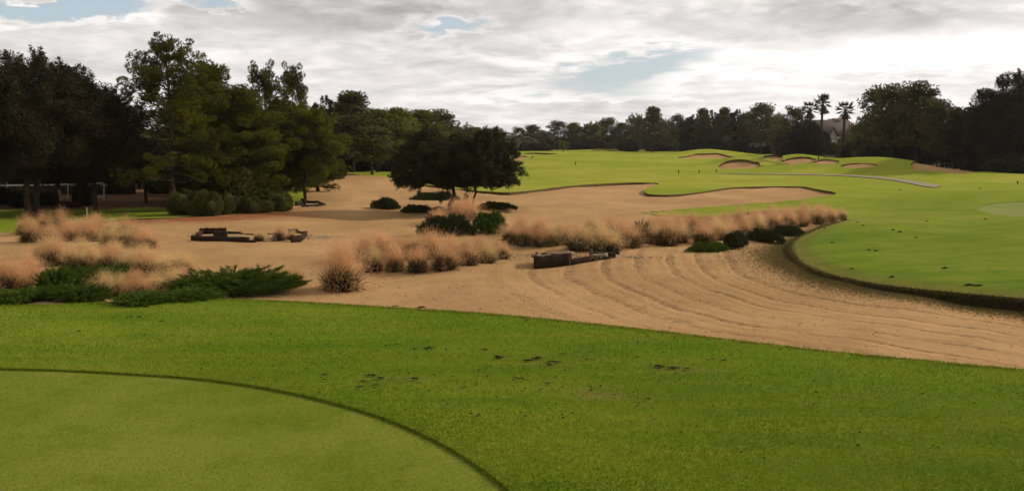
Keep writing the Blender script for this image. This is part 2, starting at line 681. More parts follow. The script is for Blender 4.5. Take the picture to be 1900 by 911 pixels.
def tee_material():
    m, g, out = new_mat('tee_turf')
    pos = g.node('ShaderNodeNewGeometry').outputs['Position']
    n1 = g.noise(pos, 0.8, 5, 0.6)
    n2 = g.noise(pos, 3.5, 5, 0.65)
    n3 = g.noise(pos, 26.0, 5, 0.7)
    n4 = g.noise(pos, 120.0, 3, 0.7)
    a = g.mix(g.ss(n1, 0.35, 0.65), (0.092, 0.122, 0.009), (0.142, 0.154, 0.021))
    a = g.mix(g.m('MULTIPLY', g.ss(n2, 0.5, 0.7), 0.5), a, (0.070, 0.112, 0.006))
    a = g.mix(g.m('MULTIPLY', g.ss(n3, 0.52, 0.7), 0.5), a, (0.19, 0.165, 0.035))
    a = g.mix(g.m('MULTIPLY', g.ss(n4, 0.5, 0.7), 0.55), a, (0.048, 0.060, 0.004))
    nb = bump_node(g, g.m('ADD', n3, n4), 0.5, 0.012)
    principled(g, out, a, 0.95, 0.02, nb)
    return m


def sand_material():
    m, g, out = new_mat('coarse_sand')
    pos = g.node('ShaderNodeNewGeometry').outputs['Position']
    n1 = g.noise(pos, 0.18, 4)
    n2 = g.noise(pos, 1.1, 5, 0.6)
    n3 = g.noise(pos, 7.0, 6, 0.65)
    n4 = g.noise(pos, 34.0, 4, 0.7)
    c = g.mix(g.ss(n1, 0.35, 0.65), (0.272, 0.160, 0.067), (0.338, 0.204, 0.090))
    c = g.mix(g.m('MULTIPLY', g.ss(n2, 0.42, 0.7), 0.5), c, (0.236, 0.140, 0.062))
    c = g.mix(g.m('MULTIPLY', g.ss(n3, 0.56, 0.72), 0.32), c, (0.20, 0.12, 0.06))
    c = g.mix(g.m('MULTIPLY', g.ss(n4, 0.60, 0.74), 0.45), c, (0.11, 0.065, 0.035))
    c = g.mix(g.m('MULTIPLY', g.ss(n4, 0.40, 0.26), 0.35), c, (0.44, 0.29, 0.16))
    dm = attr(g, 'rut')          # metres out from the mound edge
    rm = attr(g, 'rutmask')
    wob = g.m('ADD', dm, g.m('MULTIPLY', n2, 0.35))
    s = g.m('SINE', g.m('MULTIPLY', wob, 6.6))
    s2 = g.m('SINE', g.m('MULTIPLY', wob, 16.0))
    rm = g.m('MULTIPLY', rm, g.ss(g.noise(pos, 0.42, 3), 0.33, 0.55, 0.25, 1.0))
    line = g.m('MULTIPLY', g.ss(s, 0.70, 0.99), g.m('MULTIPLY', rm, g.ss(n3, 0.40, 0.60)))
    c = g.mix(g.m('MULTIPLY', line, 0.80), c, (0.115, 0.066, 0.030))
    st = attr(g, 'straw')
    c = g.mix(g.m('MULTIPLY', st, g.ss(n2, 0.22, 0.50)), c, (0.19, 0.066, 0.026))
    th = attr(g, 'thatch')
    tf = g.m('MULTIPLY', g.ss(g.m('ADD', th, g.m('MULTIPLY', g.m('SUBTRACT', n3, 0.5), 1.6)), 0.35, 0.75), 0.85)
    c = g.mix(tf, c, g.mix(g.ss(n4, 0.4, 0.6), (0.060, 0.052, 0.016), (0.115, 0.098, 0.032)))
    h = g.m('ADD', g.m('MULTIPLY', n3, 0.8), g.m('MULTIPLY', n4, 0.45))
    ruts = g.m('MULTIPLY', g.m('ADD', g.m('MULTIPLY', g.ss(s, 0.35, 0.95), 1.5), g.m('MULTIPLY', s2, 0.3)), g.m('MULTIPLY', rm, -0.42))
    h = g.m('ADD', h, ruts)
    nb = bump_node(g, h, 0.75, 0.06)
    principled(g, out, c, 0.97, 0.03, nb)
    return m


def simple(name, c1, c2, scale=8.0, rough=0.85, spec=0.2, bstr=0.0, bd=0.01, stretch=None):
    m, g, out = new_mat(name)
    v = g.node('ShaderNodeTexCoord').outputs['Object']
    if stretch:
        mp = g.node('ShaderNodeMapping')
        g.put(mp.inputs[0], v)
        mp.inputs['Scale'].default_value = stretch
        v = mp.outputs[0]
    n = g.noise(v, scale, 5, 0.65)
    c = g.mix(g.ss(n, 0.32, 0.68), c1, c2)
    nb = bump_node(g, n, bstr, bd) if bstr else None
    principled(g, out, c, rough, spec, nb)
    return m


def foliage(name, c1, c2, trans=0.3, tcol=None, rough=0.75, spec=0.05):
    """leaves: colour varies from clump to clump through the mesh attribute 'v'"""
    m, g, out = new_mat(name)
    v = attr(g, 'v')
    oi = g.node('ShaderNodeObjectInfo').outputs['Random']
    c = g.mix(v, c1, c2)
    k = g.m('ADD', 0.85, g.m('MULTIPLY', oi, 0.3))
    hs = g.node('ShaderNodeHueSaturation')
    g.put(hs.inputs['Value'], k)
    g.put(hs.inputs['Color'], c)
    c = hs.outputs[0]
    p = g.node('ShaderNodeBsdfPrincipled')
    g.put(p.inputs['Base Color'], c)
    p.inputs['Roughness'].default_value = rough
    p.inputs['Specular IOR Level'].default_value = spec
    t = g.node('ShaderNodeBsdfTranslucent')
    g.put(t.inputs[0], g.mix(0.6, c, tcol) if tcol else c)
    mx = g.node('ShaderNodeMixShader')
    mx.inputs[0].default_value = trans
    g.l.new(p.outputs[0], mx.inputs[1])
    g.l.new(t.outputs[0], mx.inputs[2])
    g.l.new(mx.outputs[0], out.inputs[0])
    return m


M = {}
M['grass'] = grass_material()
M['tee'] = tee_material()
M['sand'] = sand_material()
M['tee2'] = simple('pale_tee_turf', (0.118, 0.138, 0.012), (0.150, 0.156, 0.020), 0.8, 0.85, 0.1)
M['edge'] = simple('turf_cut_edge', (0.035, 0.024, 0.010), (0.11, 0.072, 0.032), 9, 0.95, 0.05, 0.6, 0.04)
M['path'] = simple('path_concrete', (0.185, 0.150, 0.105), (0.24, 0.195, 0.14), 1.2, 0.95, 0.03)
M['blade'] = foliage('grass_blades', (0.070, 0.113, 0.005), (0.198, 0.210, 0.020), 0.30, rough=0.85, spec=0.03)
M['teeblade'] = foliage('short_grass_blades', (0.090, 0.116, 0.009), (0.200, 0.200, 0.034), 0.25, rough=0.85, spec=0.03)
M['dryblade'] = foliage('dry_grass_blades', (0.060, 0.048, 0.014), (0.17, 0.125, 0.040), 0.25, rough=0.8, spec=0.1)
M['pine_near'] = foliage('pine_needles', (0.016, 0.021, 0.005), (0.115, 0.112, 0.014), 0.33, (0.15, 0.145, 0.012))
M['pine_far'] = foliage('distant_pine_needles', (0.034, 0.034, 0.012), (0.165, 0.140, 0.042), 0.34)
M['pine_lit'] = foliage('pale_pine_needles', (0.055, 0.060, 0.012), (0.21, 0.20, 0.040), 0.34)
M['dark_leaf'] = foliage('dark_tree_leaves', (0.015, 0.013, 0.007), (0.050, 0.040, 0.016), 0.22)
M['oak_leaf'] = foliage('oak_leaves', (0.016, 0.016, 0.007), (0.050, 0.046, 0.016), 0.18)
M['shrub_leaf'] = foliage('shrub_leaves', (0.024, 0.028, 0.007), (0.13, 0.125, 0.028), 0.28)
M['grey_leaf'] = foliage('grey_green_leaves', (0.075, 0.068, 0.038), (0.20, 0.17, 0.10), 0.25)
M['juniper'] = foliage('juniper_needles', (0.022, 0.042, 0.006), (0.085, 0.125, 0.014), 0.22)
M['juniper_dark'] = foliage('dark_juniper_needles', (0.016, 0.022, 0.007), (0.050, 0.055, 0.014), 0.2)
M['palm'] = foliage('palm_fronds', (0.035, 0.034, 0.010), (0.090, 0.080, 0.022), 0.25)
M['palm_dead'] = foliage('dead_palm_fronds', (0.070, 0.045, 0.022), (0.12, 0.080, 0.040), 0.15)
M['plume'] = foliage('pink_grass_plumes', (0.42, 0.243, 0.112), (0.60, 0.350, 0.172), 0.42, (0.70, 0.415, 0.22), 0.9, 0.05)
M['plume_tan'] = foliage('tan_grass_plumes', (0.42, 0.285, 0.115), (0.62, 0.430, 0.195), 0.42, (0.72, 0.50, 0.25), 0.9, 0.05)
M['muhly_blade'] = foliage('muhly_leaves', (0.030, 0.024, 0.009), (0.10, 0.080, 0.026), 0.25, rough=0.8, spec=0.1)
M['bark'] = simple('bark', (0.028, 0.019, 0.013), (0.062, 0.042, 0.029), 6, 0.97, 0.03, 0.7, 0.03, (1, 1, 0.3))
M['timber'] = simple('weathered_timber', (0.012, 0.008, 0.005), (0.050, 0.033, 0.020), 9, 0.95, 0.03, 0.5, 0.01, (1, 6, 6))
M['timber_top'] = simple('weathered_timber_top', (0.10, 0.075, 0.045), (0.26, 0.20, 0.13), 14, 0.9, 0.15, 0.4, 0.01, (1, 4, 4))
M['litter'] = simple('brown_leaf_litter', (0.05, 0.030, 0.016), (0.14, 0.085, 0.045), 30, 0.95, 0.1)
M['soil'] = simple('dark_soil', (0.010, 0.008, 0.007), (0.035, 0.025, 0.018), 30, 0.95, 0.1, 0.6, 0.01)
M['white_metal'] = simple('white_painted_aluminium', (0.46, 0.41, 0.35), (0.56, 0.50, 0.44), 3, 0.7, 0.1)
M['screen'] = simple('dark_screen_mesh', (0.045, 0.032, 0.022), (0.075, 0.055, 0.038), 3, 0.8, 0.2)
M['stucco'] = simple('beige_stucco', (0.26, 0.20, 0.14), (0.34, 0.26, 0.19), 2, 0.95, 0.1)
M['gable'] = simple('pale_gable_boards', (0.27, 0.22, 0.18), (0.34, 0.28, 0.23), 2, 0.8, 0.2)
M['trimw'] = simple('pale_trim', (0.62, 0.55, 0.48), (0.70, 0.62, 0.55), 2, 0.8, 0.2)
M['roof'] = simple('brown_roof_shingles', (0.060, 0.046, 0.038), (0.10, 0.078, 0.066), 5, 0.95, 0.03, 0.4, 0.05, (1, 5, 5))
M['glass'] = simple('dark_window_glass', (0.012, 0.012, 0.013), (0.02, 0.02, 0.02), 2, 0.08, 0.6)
M['stake'] = simple('dark_stake_paint', (0.02, 0.016, 0.008), (0.05, 0.04, 0.02), 5, 0.7, 0.2)
M['pale_stake'] = simple('pale_stake_paint', (0.38, 0.22, 0.12), (0.44, 0.27, 0.16), 5, 0.7, 0.2)
M['stone'] = simple('tan_river_stones', (0.15, 0.11, 0.07), (0.34, 0.26, 0.18), 20, 0.9, 0.05, 0.4, 0.02)

# ------------------------------------------------------------------ build the ground sheets
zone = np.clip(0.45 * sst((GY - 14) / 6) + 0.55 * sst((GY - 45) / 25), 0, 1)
mnd = (GX > 6) & (GY > 14) & (GY < 60)
dME = np.zeros(GX.shape)
dME[mnd] = dist_line(GX[mnd], GY[mnd], MCOARSE)
dry = np.zeros(GX.shape)
for _px, _py, _a, _b, _w in ((1112, 733, 0.20, 0.07, 1.0), (1070, 724, 0.16, 0.04, 0.8), (735, 702, 0.25, 0.05, 0.8), (1255, 690, 0.28, 0.04, 0.7), (985, 674, 0.35, 0.05, 0.6)):
    _c = unproj([(_px, _py)], lambda x, y: 0 * x)[0]
    dry = np.maximum(dry, _w * np.exp(-((GX - _c[0]) / _a) ** 2 - ((GY - _c[1]) / _b) ** 2))
insM = np.zeros(GX.shape, bool)
insM[mnd] = inside(GX[mnd], GY[mnd], MOUND)
dry[insM] = np.exp(-(dME[insM] / 0.55) ** 2) * 0.8
dML = np.zeros(GX.shape)
dML[insM] = dist_line(GX[insM], GY[insM], MLEFT)
zb = sst(dML / 10)
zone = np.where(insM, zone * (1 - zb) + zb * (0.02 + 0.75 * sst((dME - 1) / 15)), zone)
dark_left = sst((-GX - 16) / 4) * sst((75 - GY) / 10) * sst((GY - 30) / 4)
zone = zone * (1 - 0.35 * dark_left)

MULCH_SHADE = np.zeros(GX.shape)  # where ground under trees is coloured darker, as if in their shade
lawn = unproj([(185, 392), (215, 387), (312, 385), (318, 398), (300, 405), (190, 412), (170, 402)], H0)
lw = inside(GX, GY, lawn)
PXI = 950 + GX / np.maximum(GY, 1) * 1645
MULCH_SHADE = np.maximum(MULCH_SHADE, sst((360 - PXI) / 60) * sst((GY - 43) / 2))
MULCH_SHADE = np.maximum(MULCH_SHADE, sst((655 - PXI) / 60) * sst((GY - 62) / 8))
MULCH_SHADE = np.maximum(MULCH_SHADE, sst((475 - PXI) / 40) * sst((GY - 44) / 3) * (GY > 40))
MULCH_SHADE = np.maximum(MULCH_SHADE, sst((GY - 248) / 6))
MULCH_SHADE = np.maximum(MULCH_SHADE, sst((PXI - 1240) / 60) * sst((GY - 186) / 8))
MULCH_SHADE = np.maximum(MULCH_SHADE, sst((PXI - 1420) / 60) * sst((GY - 146) / 6))
MULCH_SHADE = np.maximum(MULCH_SHADE, sst((PXI - 1640) / 40) * sst((GY - 104) / 5) * 0.9)
MULCH_SHADE[lw] = 0
MULCH_SHADE = np.clip(MULCH_SHADE, 0, 1)
gq = quads(cell_ok)
Vg = np.stack([GX.ravel(), GY.ravel(), GZ.ravel()], 1)
# the free edges of the turf
e = np.concatenate([gq[:, [0, 1]], gq[:, [1, 2]], gq[:, [2, 3]], gq[:, [3, 0]]])
es = np.sort(e, 1)
key = es[:, 0].astype(np.int64) * U.size + es[:, 1]
uq, first, cnt = np.unique(key, return_index=True, return_counts=True)
fe = e[first[cnt == 1]]
jj, ii = fe[:, 0] // NTH, fe[:, 0] % NTH
j2, i2 = fe[:, 1] // NTH, fe[:, 1] % NTH
border = ((jj == 0) & (j2 == 0)) | ((jj == NLR - 1) & (j2 == NLR - 1)) | ((ii == 0) & (i2 == 0)) | ((ii == NTH - 1) & (i2 == NTH - 1))
fe = fe[~border]
Vc, Fcq, At = compact(Vg, gq, {'fairway': zone.ravel(), 'dry': dry.ravel(), 'mulch_shade': MULCH_SHADE.ravel()})
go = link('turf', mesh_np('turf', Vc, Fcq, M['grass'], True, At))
tag(go, kind='structure')
go.name = 'turf'

UG = uv_to_xy(U, Vv)
UX, UY = UG
# tee holes and sand holes: floors below the turf, grown one cell past the rim


def grow(mask, n=2):
    for _ in range(n):
        g_ = mask.copy()
        g_[1:] |= mask[:-1]
        g_[:-1] |= mask[1:]
        g_[:, 1:] |= mask[:, :-1]
        g_[:, :-1] |= mask[:, 1:]
        mask = g_
    return mask


teemask = grow(hole_masks[len(SAND_POLYS)], 2)
tee2mask = grow(hole_masks[len(SAND_POLYS) + 1], 2)
sandmask = np.zeros(U.shape, bool)
for m_ in hole_masks[:len(SAND_POLYS)]:
    sandmask |= m_
sandmask = grow(sandmask, 2)


def floor_sheet(name, mask, zfun, mat, extra):
    c = mask[:-1, :-1] & mask[1:, :-1] & mask[:-1, 1:] & mask[1:, 1:]
    q = quads(c)
    z = np.zeros(U.shape)
    z[mask] = zfun(UX[mask], UY[mask])
    V = np.stack([UX.ravel(), UY.ravel(), z.ravel()], 1)
    V2, F2, A2 = compact(V, q, extra)
    o = link(name, mesh_np(name, V2, F2, mat, True, A2))
    tag(o, kind='structure')
    return o


floor_sheet('tee_green', teemask, lambda x, y: HG(x, y) - 0.013, M['tee'], {})
floor_sheet('far_tee_green', tee2mask, lambda x, y: HG(x, y) - 0.012, M['tee2'], {})
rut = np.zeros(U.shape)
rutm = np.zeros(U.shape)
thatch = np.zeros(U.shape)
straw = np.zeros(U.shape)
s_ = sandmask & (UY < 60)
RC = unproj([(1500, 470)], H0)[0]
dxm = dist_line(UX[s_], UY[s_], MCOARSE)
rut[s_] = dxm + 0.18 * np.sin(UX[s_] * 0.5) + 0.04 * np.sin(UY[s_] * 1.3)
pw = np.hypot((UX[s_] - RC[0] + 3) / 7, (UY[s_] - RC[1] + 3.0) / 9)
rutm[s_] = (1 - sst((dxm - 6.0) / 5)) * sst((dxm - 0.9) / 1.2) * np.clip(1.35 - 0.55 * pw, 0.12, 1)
th0 = np.exp(-(dxm / 0.9) ** 2) * (0.55 + 0.45 * sst((UY[s_] - 17) / 8))
TC = unproj([(1475, 478)], H0)[0]
th1 = 0.95 * np.exp(-(((UX[s_] - TC[0]) / 1.3) ** 2 + ((UY[s_] - TC[1]) / 3.2) ** 2))
thatch[s_] = np.maximum(th0, th1)
for px, py, sx, sy, a in ((315, 404, 2.4, 2.2, 1.0), (360, 405, 2.6, 2.0, 1.0), (410, 404, 2.6, 2.0, 1.0), (465, 401, 2.4, 2.2, 1.0), (515, 397, 1.8, 2.4, 0.8), (545, 388, 1.6, 2.2, 0.5), (575, 352, 1.6, 8, 0.6), (590, 340, 2, 8, 0.4)):
    q = unproj([(px, py)], H0)[0]
    straw[s_] = np.maximum(straw[s_], a * np.exp(-((UX[s_] - q[0]) / sx) ** 2 - ((UY[s_] - q[1]) / sy) ** 2))
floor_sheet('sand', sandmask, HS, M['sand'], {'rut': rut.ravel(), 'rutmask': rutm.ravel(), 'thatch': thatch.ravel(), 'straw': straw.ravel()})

# dark cut edges below the turf rim
teeV = (hole_masks[len(SAND_POLYS)] | hole_masks[len(SAND_POLYS) + 1])
teeVg = grow(teeV, 2).ravel() & ~(sandmask.ravel())
top = Vg[fe.ravel()].reshape(-1, 2, 3)
dep = np.where(teeVg[fe[:, 0]], np.where(Vg[fe[:, 0], 1] > 15, 0.014, 0.03), lip_depth(top[:, 0, 0], top[:, 0, 1]) + 0.15)
bot = top.copy()
bot[:, :, 2] -= dep[:, None]
n_ = len(fe)
Vs = np.concatenate([top[:, 0], top[:, 1], bot[:, 1], bot[:, 0]])
a_ = np.arange(n_)
Fs = np.stack([a_, a_ + n_, a_ + 2 * n_, a_ + 3 * n_], 1)
tag(link('bunker_edge', mesh_np('bunker_edge', Vs, Fs, M['edge'])), kind='structure')

# cart path: a ribbon laid over the turf
PA = [(1330, 322.6), (1380, 322.4), (1450, 322.8), (1520, 323.8), (1580, 325.8), (1640, 330.0), (1690, 336.0), (1725, 342), (1748, 346)]
PB = [(1330, 323.1), (1380, 323.7), (1450, 324.6), (1520, 325.9), (1580, 328.3), (1640, 333.4), (1682, 340.0), (1708, 345.5), (1735, 349)]
pa, pb = smooth_poly(unproj(PA, HG), 10), smooth_poly(unproj(PB, HG), 10)
K = 5
rows = []
for k in range(K + 1):
    p = pa * (1 - k / K) + pb * (k / K)
    rows.append(np.c_[p, HG(p[:, 0], p[:, 1]) + 0.05])
PV = np.concatenate(rows)
n_ = len(pa)
PF = []
for k in range(K):
    for i in range(n_ - 1):
        PF.append((k * n_ + i, (k + 1) * n_ + i, (k + 1) * n_ + i + 1, k * n_ + i + 1))
tag(link('path', mesh_np('path', PV, PF, M['path'], True)), kind='structure')


def gz(x, y):
    """real ground height at a point (turf or sand)"""
    x = np.asarray(x, float)
    y = np.asarray(y, float)
    s = np.zeros(x.shape, bool)
    for P in SAND_POLYS:
        s |= inside(x, y, P)
    return np.where(s, HS(x, y), HG(x, y))


def at(px, py):
    q = unproj([(px, py)], gz)[0]
    return float(q[0]), float(q[1]), float(gz(np.array([q[0]]), np.array([q[1]]))[0])


def at_depth(px, y):
    z = float(HG(np.array([0.0]), np.array([float(y)]))[0])
    for _ in range(3):
        x = x_at(px, y, z)
        z = float(gz(np.array([x]), np.array([float(y)]))[0])
    return x, float(y), z


# ------------------------------------------------------------------ grass blades close to the camera
rng = np.random.default_rng(5)
SCR = [(unproj([(px, py)], lambda x, y: 0 * x)[0], a, b_, w_) for px, py, a, b_, w_ in ((1112, 733, 0.16, 0.06, 0.97), (1070, 724, 0.14, 0.03, 0.7), (735, 702, 0.22, 0.035, 0.75), (1255, 690, 0.25, 0.03, 0.6),
                                                                                (780, 650, 0.25, 0.04, 0.5), (985, 674, 0.35, 0.05, 0.55), (590, 706, 0.12, 0.05, 0.6))]


def scrape(x, y):
    r_ = 0 * x
    for c, a, b_, w_ in SCR:
        r_ = np.maximum(r_, w_ * np.exp(-((x - c[0]) / a) ** 2 - ((y - c[1]) / b_) ** 2))
    return r_


def unit(v):
    return v / np.maximum(np.linalg.norm(v, axis=-1, keepdims=True), 1e-9)


def spikes(base, dirv, L, W, rng, v=None):
    """thin triangles: base (n,3), direction (n,3), length, width"""
    n = len(base)
    L = np.broadcast_to(L, (n,))[:, None]
    W = np.broadcast_to(W, (n,))[:, None]
    side = unit(np.cross(dirv, unit(rng.normal(size=(n, 3)))))
    V = np.stack([base - side * W * 0.5, base + side * W * 0.5, base + dirv * L], 1).reshape(-1, 3)
    Fc = np.arange(3 * n).reshape(n, 3)
    if v is None:
        v = rng.random(n)
    return V, Fc, np.repeat(v, 3)


def blades_field(n, y0, y1, test, hmin, hmax, wid, lean):
    # uniform in 1/y -> denser towards the camera
    y = 1.0 / rng.uniform(1 / y1, 1 / y0, n)
    x = rng.uniform(-1, 1, n) * (0.66 * y + 0.6)
    k = test(x, y)
    x, y = x[k], y[k]
    z = HG(x, y)
    d = unit(np.c_[rng.normal(0, lean, len(x)), rng.normal(0, lean, len(x)), np.ones(len(x))])
    h = rng.uniform(hmin, hmax, len(x))
    w = wid * (0.6 + 0.12 * y)
    patch = np.zeros(len(x))
    for _k in range(14):
        fx, fy = rng.normal(0, 2.6), rng.normal(0, 5.0)
        patch += np.sin(x * fx + y * fy + rng.uniform(0, 6.28))
    patch = 0.5 + patch / 9.0
    v = np.clip(rng.random(len(x)) ** 1.8 * 0.65 + 0.55 * patch - 0.15, 0, 1)
    return np.c_[x, y, z], d, h, w, v


b = blades_field(420000, 3.4, 15, lambda x, y: inside(x, y, TEE) & ~inside(x, y, TEEIN) & (rng.random(x.shape) > scrape(x, y)), 0.012, 0.030, 0.0035, 0.55)
V, Fc, v = spikes(b[0] - [0, 0, 0.004], b[1], b[2], b[3], rng, b[4])
tag(link('grass', mesh_np('grass', V, Fc, M['blade'], attrs={'v': v})), kind='stuff', label='green grass blades of the collar around the near tee', cat='grass')
b = blades_field(230000, 3.4, 10, lambda x, y: inside(x, y, TEEIN), 0.005, 0.012, 0.0032, 0.8)
V, Fc, v = spikes(b[0] - [0, 0, 0.015], b[1], b[2], b[3], rng, b[4])
tag(link('mown_grass', mesh_np('mown_grass', V, Fc, M['teeblade'], attrs={'v': v})), kind='stuff', label='closely mown olive grass of the near tee', cat='grass')


def edge_pts(P, n, closed=False):
    P = np.asarray(P)
    d = np.hypot(*np.diff(P, axis=0).T)
    c = np.r_[0, np.cumsum(d)]
    t = rng.uniform(0, c[-1], n)
    return np.c_[np.interp(t, c, P[:, 0]), np.interp(t, c, P[:, 1])]


# overhanging blades on the tee rim, the near tee collar edge, and the mound edge
parts = []
q = edge_pts(TEEIN_E, 16000) + rng.normal(0, 0.012, (16000, 2))
k = (q[:, 1] > 2.5) & (np.abs(q[:, 0]) < 12)
q = q[k]
parts.append((np.c_[q, HG(q[:, 0], q[:, 1]) - 0.01], unit(np.c_[rng.normal(0, 0.5, (len(q), 2)), np.ones(len(q))]), rng.uniform(0.008, 0.024, len(q)), 0.004, rng.random(len(q)) * 0.5))
q = edge_pts(TEE_EDGE, 60000) + rng.normal(0, 0.10, (60000, 2))
q = q[(np.abs(q[:, 0]) < 14)]
parts.append((np.c_[q, HG(q[:, 0], q[:, 1]) - 0.01], unit(np.c_[rng.normal(0, 0.6, (len(q), 2)), np.ones(len(q))]), rng.uniform(0.01, 0.030, len(q)), 0.008, rng.random(len(q))))
V, Fc, v = [], [], []
off = 0
for p in parts:
    a, b_, c = spikes(p[0], p[1], p[2], p[3], rng, p[4])
    V.append(a); Fc.append(b_ + off); v.append(c); off += len(a)
tag(link('edge_grass', mesh_np('edge_grass', np.concatenate(V), np.concatenate(Fc), M['blade'], attrs={'v': np.concatenate(v)})), kind='stuff', label='ragged green grass blades along the rims of the near tee', cat='grass')
q = edge_pts(MEDGE, 90000)
q = q[(q[:, 1] < 45)]
dn = np.abs(rng.normal(0, 0.05, len(q))) * rng.choice([1, -1], len(q), p=[.5, .5])
q = q + rng.normal(0, 0.05, (len(q), 2))
zz = HG(q[:, 0], q[:, 1]) + rng.uniform(-0.28, 0.0, len(q))
out_dir = np.array([-0.35, -0.8])
dv = unit(np.c_[rng.normal(0, 0.45, (len(q), 2)) + out_dir * 0.7, rng.uniform(-0.9, 0.7, len(q))])
V1, F1, v1 = spikes(np.c_[q, zz], dv, rng.uniform(0.05, 0.13, len(q)), 0.012, rng, rng.random(len(q)) ** 2)
# thatch lying on the sand below the rim
q = edge_pts(MEDGE, 60000) + np.c_[-np.abs(rng.normal(0, 0.5, 60000)), -np.abs(rng.normal(0, 0.6, 60000))]
q2 = np.c_[rng.normal(TC[0], 1.0, 14000), rng.normal(TC[1], 2.3, 14000)]
q = np.concatenate([q, q2])
q = q[inside(q[:, 0], q[:, 1], SAND)]
dv = unit(np.c_[rng.normal(0, 1, (len(q), 2)), np.abs(rng.normal(0, 0.35, len(q)))])
V2, F2, v2 = spikes(np.c_[q, HS(q[:, 0], q[:, 1])], dv, rng.uniform(0.03, 0.09, len(q)), 0.010, rng)
tag(link('dry_grass', mesh_np('dry_grass', np.concatenate([V1, V2]), np.concatenate([F1, F2 + len(V1)]), M['dryblade'], attrs={'v': np.concatenate([v1, v2])})), kind='stuff', label='dry brown grass fringe along the rim of the right mound', cat='grass')

# ------------------------------------------------------------------ vegetation builders
def tube(pts, rad, sides=6, cap=True):
    pts = np.asarray(pts, float)
    n = len(pts)
    rad = np.broadcast_to(rad, (n,))
    tan = unit(np.gradient(pts, axis=0))
    ref = np.array([0.31, 0.95, 0.05])
    a = unit(np.cross(tan, ref))
    b = np.cross(tan, a)
    ang = np.linspace(0, 2 * np.pi, sides, endpoint=False)
    ring = pts[:, None] + rad[:, None, None] * (np.cos(ang)[None, :, None] * a[:, None] + np.sin(ang)[None, :, None] * b[:, None])
    V = ring.reshape(-1, 3)
    Fq = []
    for i in range(n - 1):
        for k in range(sides):
            k2 = (k + 1) % sides
            p, q, r_, s = i * sides + k, i * sides + k2, (i + 1) * sides + k2, (i + 1) * sides + k
            Fq += [(p, q, r_), (p, r_, s)]
    return V, np.array(Fq)


class Acc:
    def __init__(self):
        self.V, self.F, self.v, self.off = [], [], [], 0

    def add(self, V, Fc, v=None):
        self.V.append(V)
        self.F.append(Fc + self.off)
        self.v.append(np.full(len(V), 0.5) if v is None else v)
        self.off += len(V)

    def mesh(self, name, mat, smooth=False):
        return mesh_np(name, np.concatenate(self.V), np.concatenate(self.F), mat, smooth, {'v': np.concatenate(self.v)})


def rand_ball(n, rng, surf=0.5):
    d = unit(rng.normal(size=(n, 3)))
    r = rng.random(n) ** (1 / 3.0)
    r = r * (1 - surf) + surf * (0.75 + 0.25 * rng.random(n))
    return d * r[:, None], d


def curve_pts(a, b, sag=0.0, jit=0.0, n=6, rng=None):
    a, b = np.asarray(a, float), np.asarray(b, float)
    t = np.linspace(0, 1, n)[:, None]
    p = a + (b - a) * t
    p[:, 2] += sag * np.sin(np.pi * t[:, 0])
    if jit and rng is not None:
        p[1:-1] += rng.normal(0, jit, (n - 2, 3))
    return p


def needle_puff(acc, c, r, tufts, k, nl, nw, rng, bright, up=0.35, flat=0.75):
    """a rounded clump of needle tufts"""
    p, d = rand_ball(tufts, rng, 0.6)
    p = p * np.array([r, r, r * flat]) + c
    base = np.repeat(p, k, 0)
    dd = np.repeat(d, k, 0) * 0.75 + rng.normal(0, 0.55, (tufts * k, 3))
    dd[:, 2] += up
    dd = unit(dd)
    L = nl * rng.uniform(0.7, 1.2, tufts * k)
    v = np.repeat(np.clip(bright + rng.normal(0, 0.22, tufts), 0, 1), k)
    acc.add(*spikes(base - dd * L[:, None] * 0.3, dd, L, nw, rng, v))


def leaf_cloud(acc, c, rad, n, ll, lw, rng, bright, up=0.1, surf=0.5, droop=0.0):
    p, d = rand_ball(n, rng, surf)
    p = p * rad + c
    dd = d * 0.6 + rng.normal(0, 0.7, (n, 3))
    dd[:, 2] += up - droop
    dd = unit(dd)
    v = np.clip(bright + rng.normal(0, 0.25, n), 0, 1)
    acc.add(*spikes(p, dd, ll * rng.uniform(0.6, 1.3, n), lw * rng.uniform(0.7, 1.3, n), rng, v))


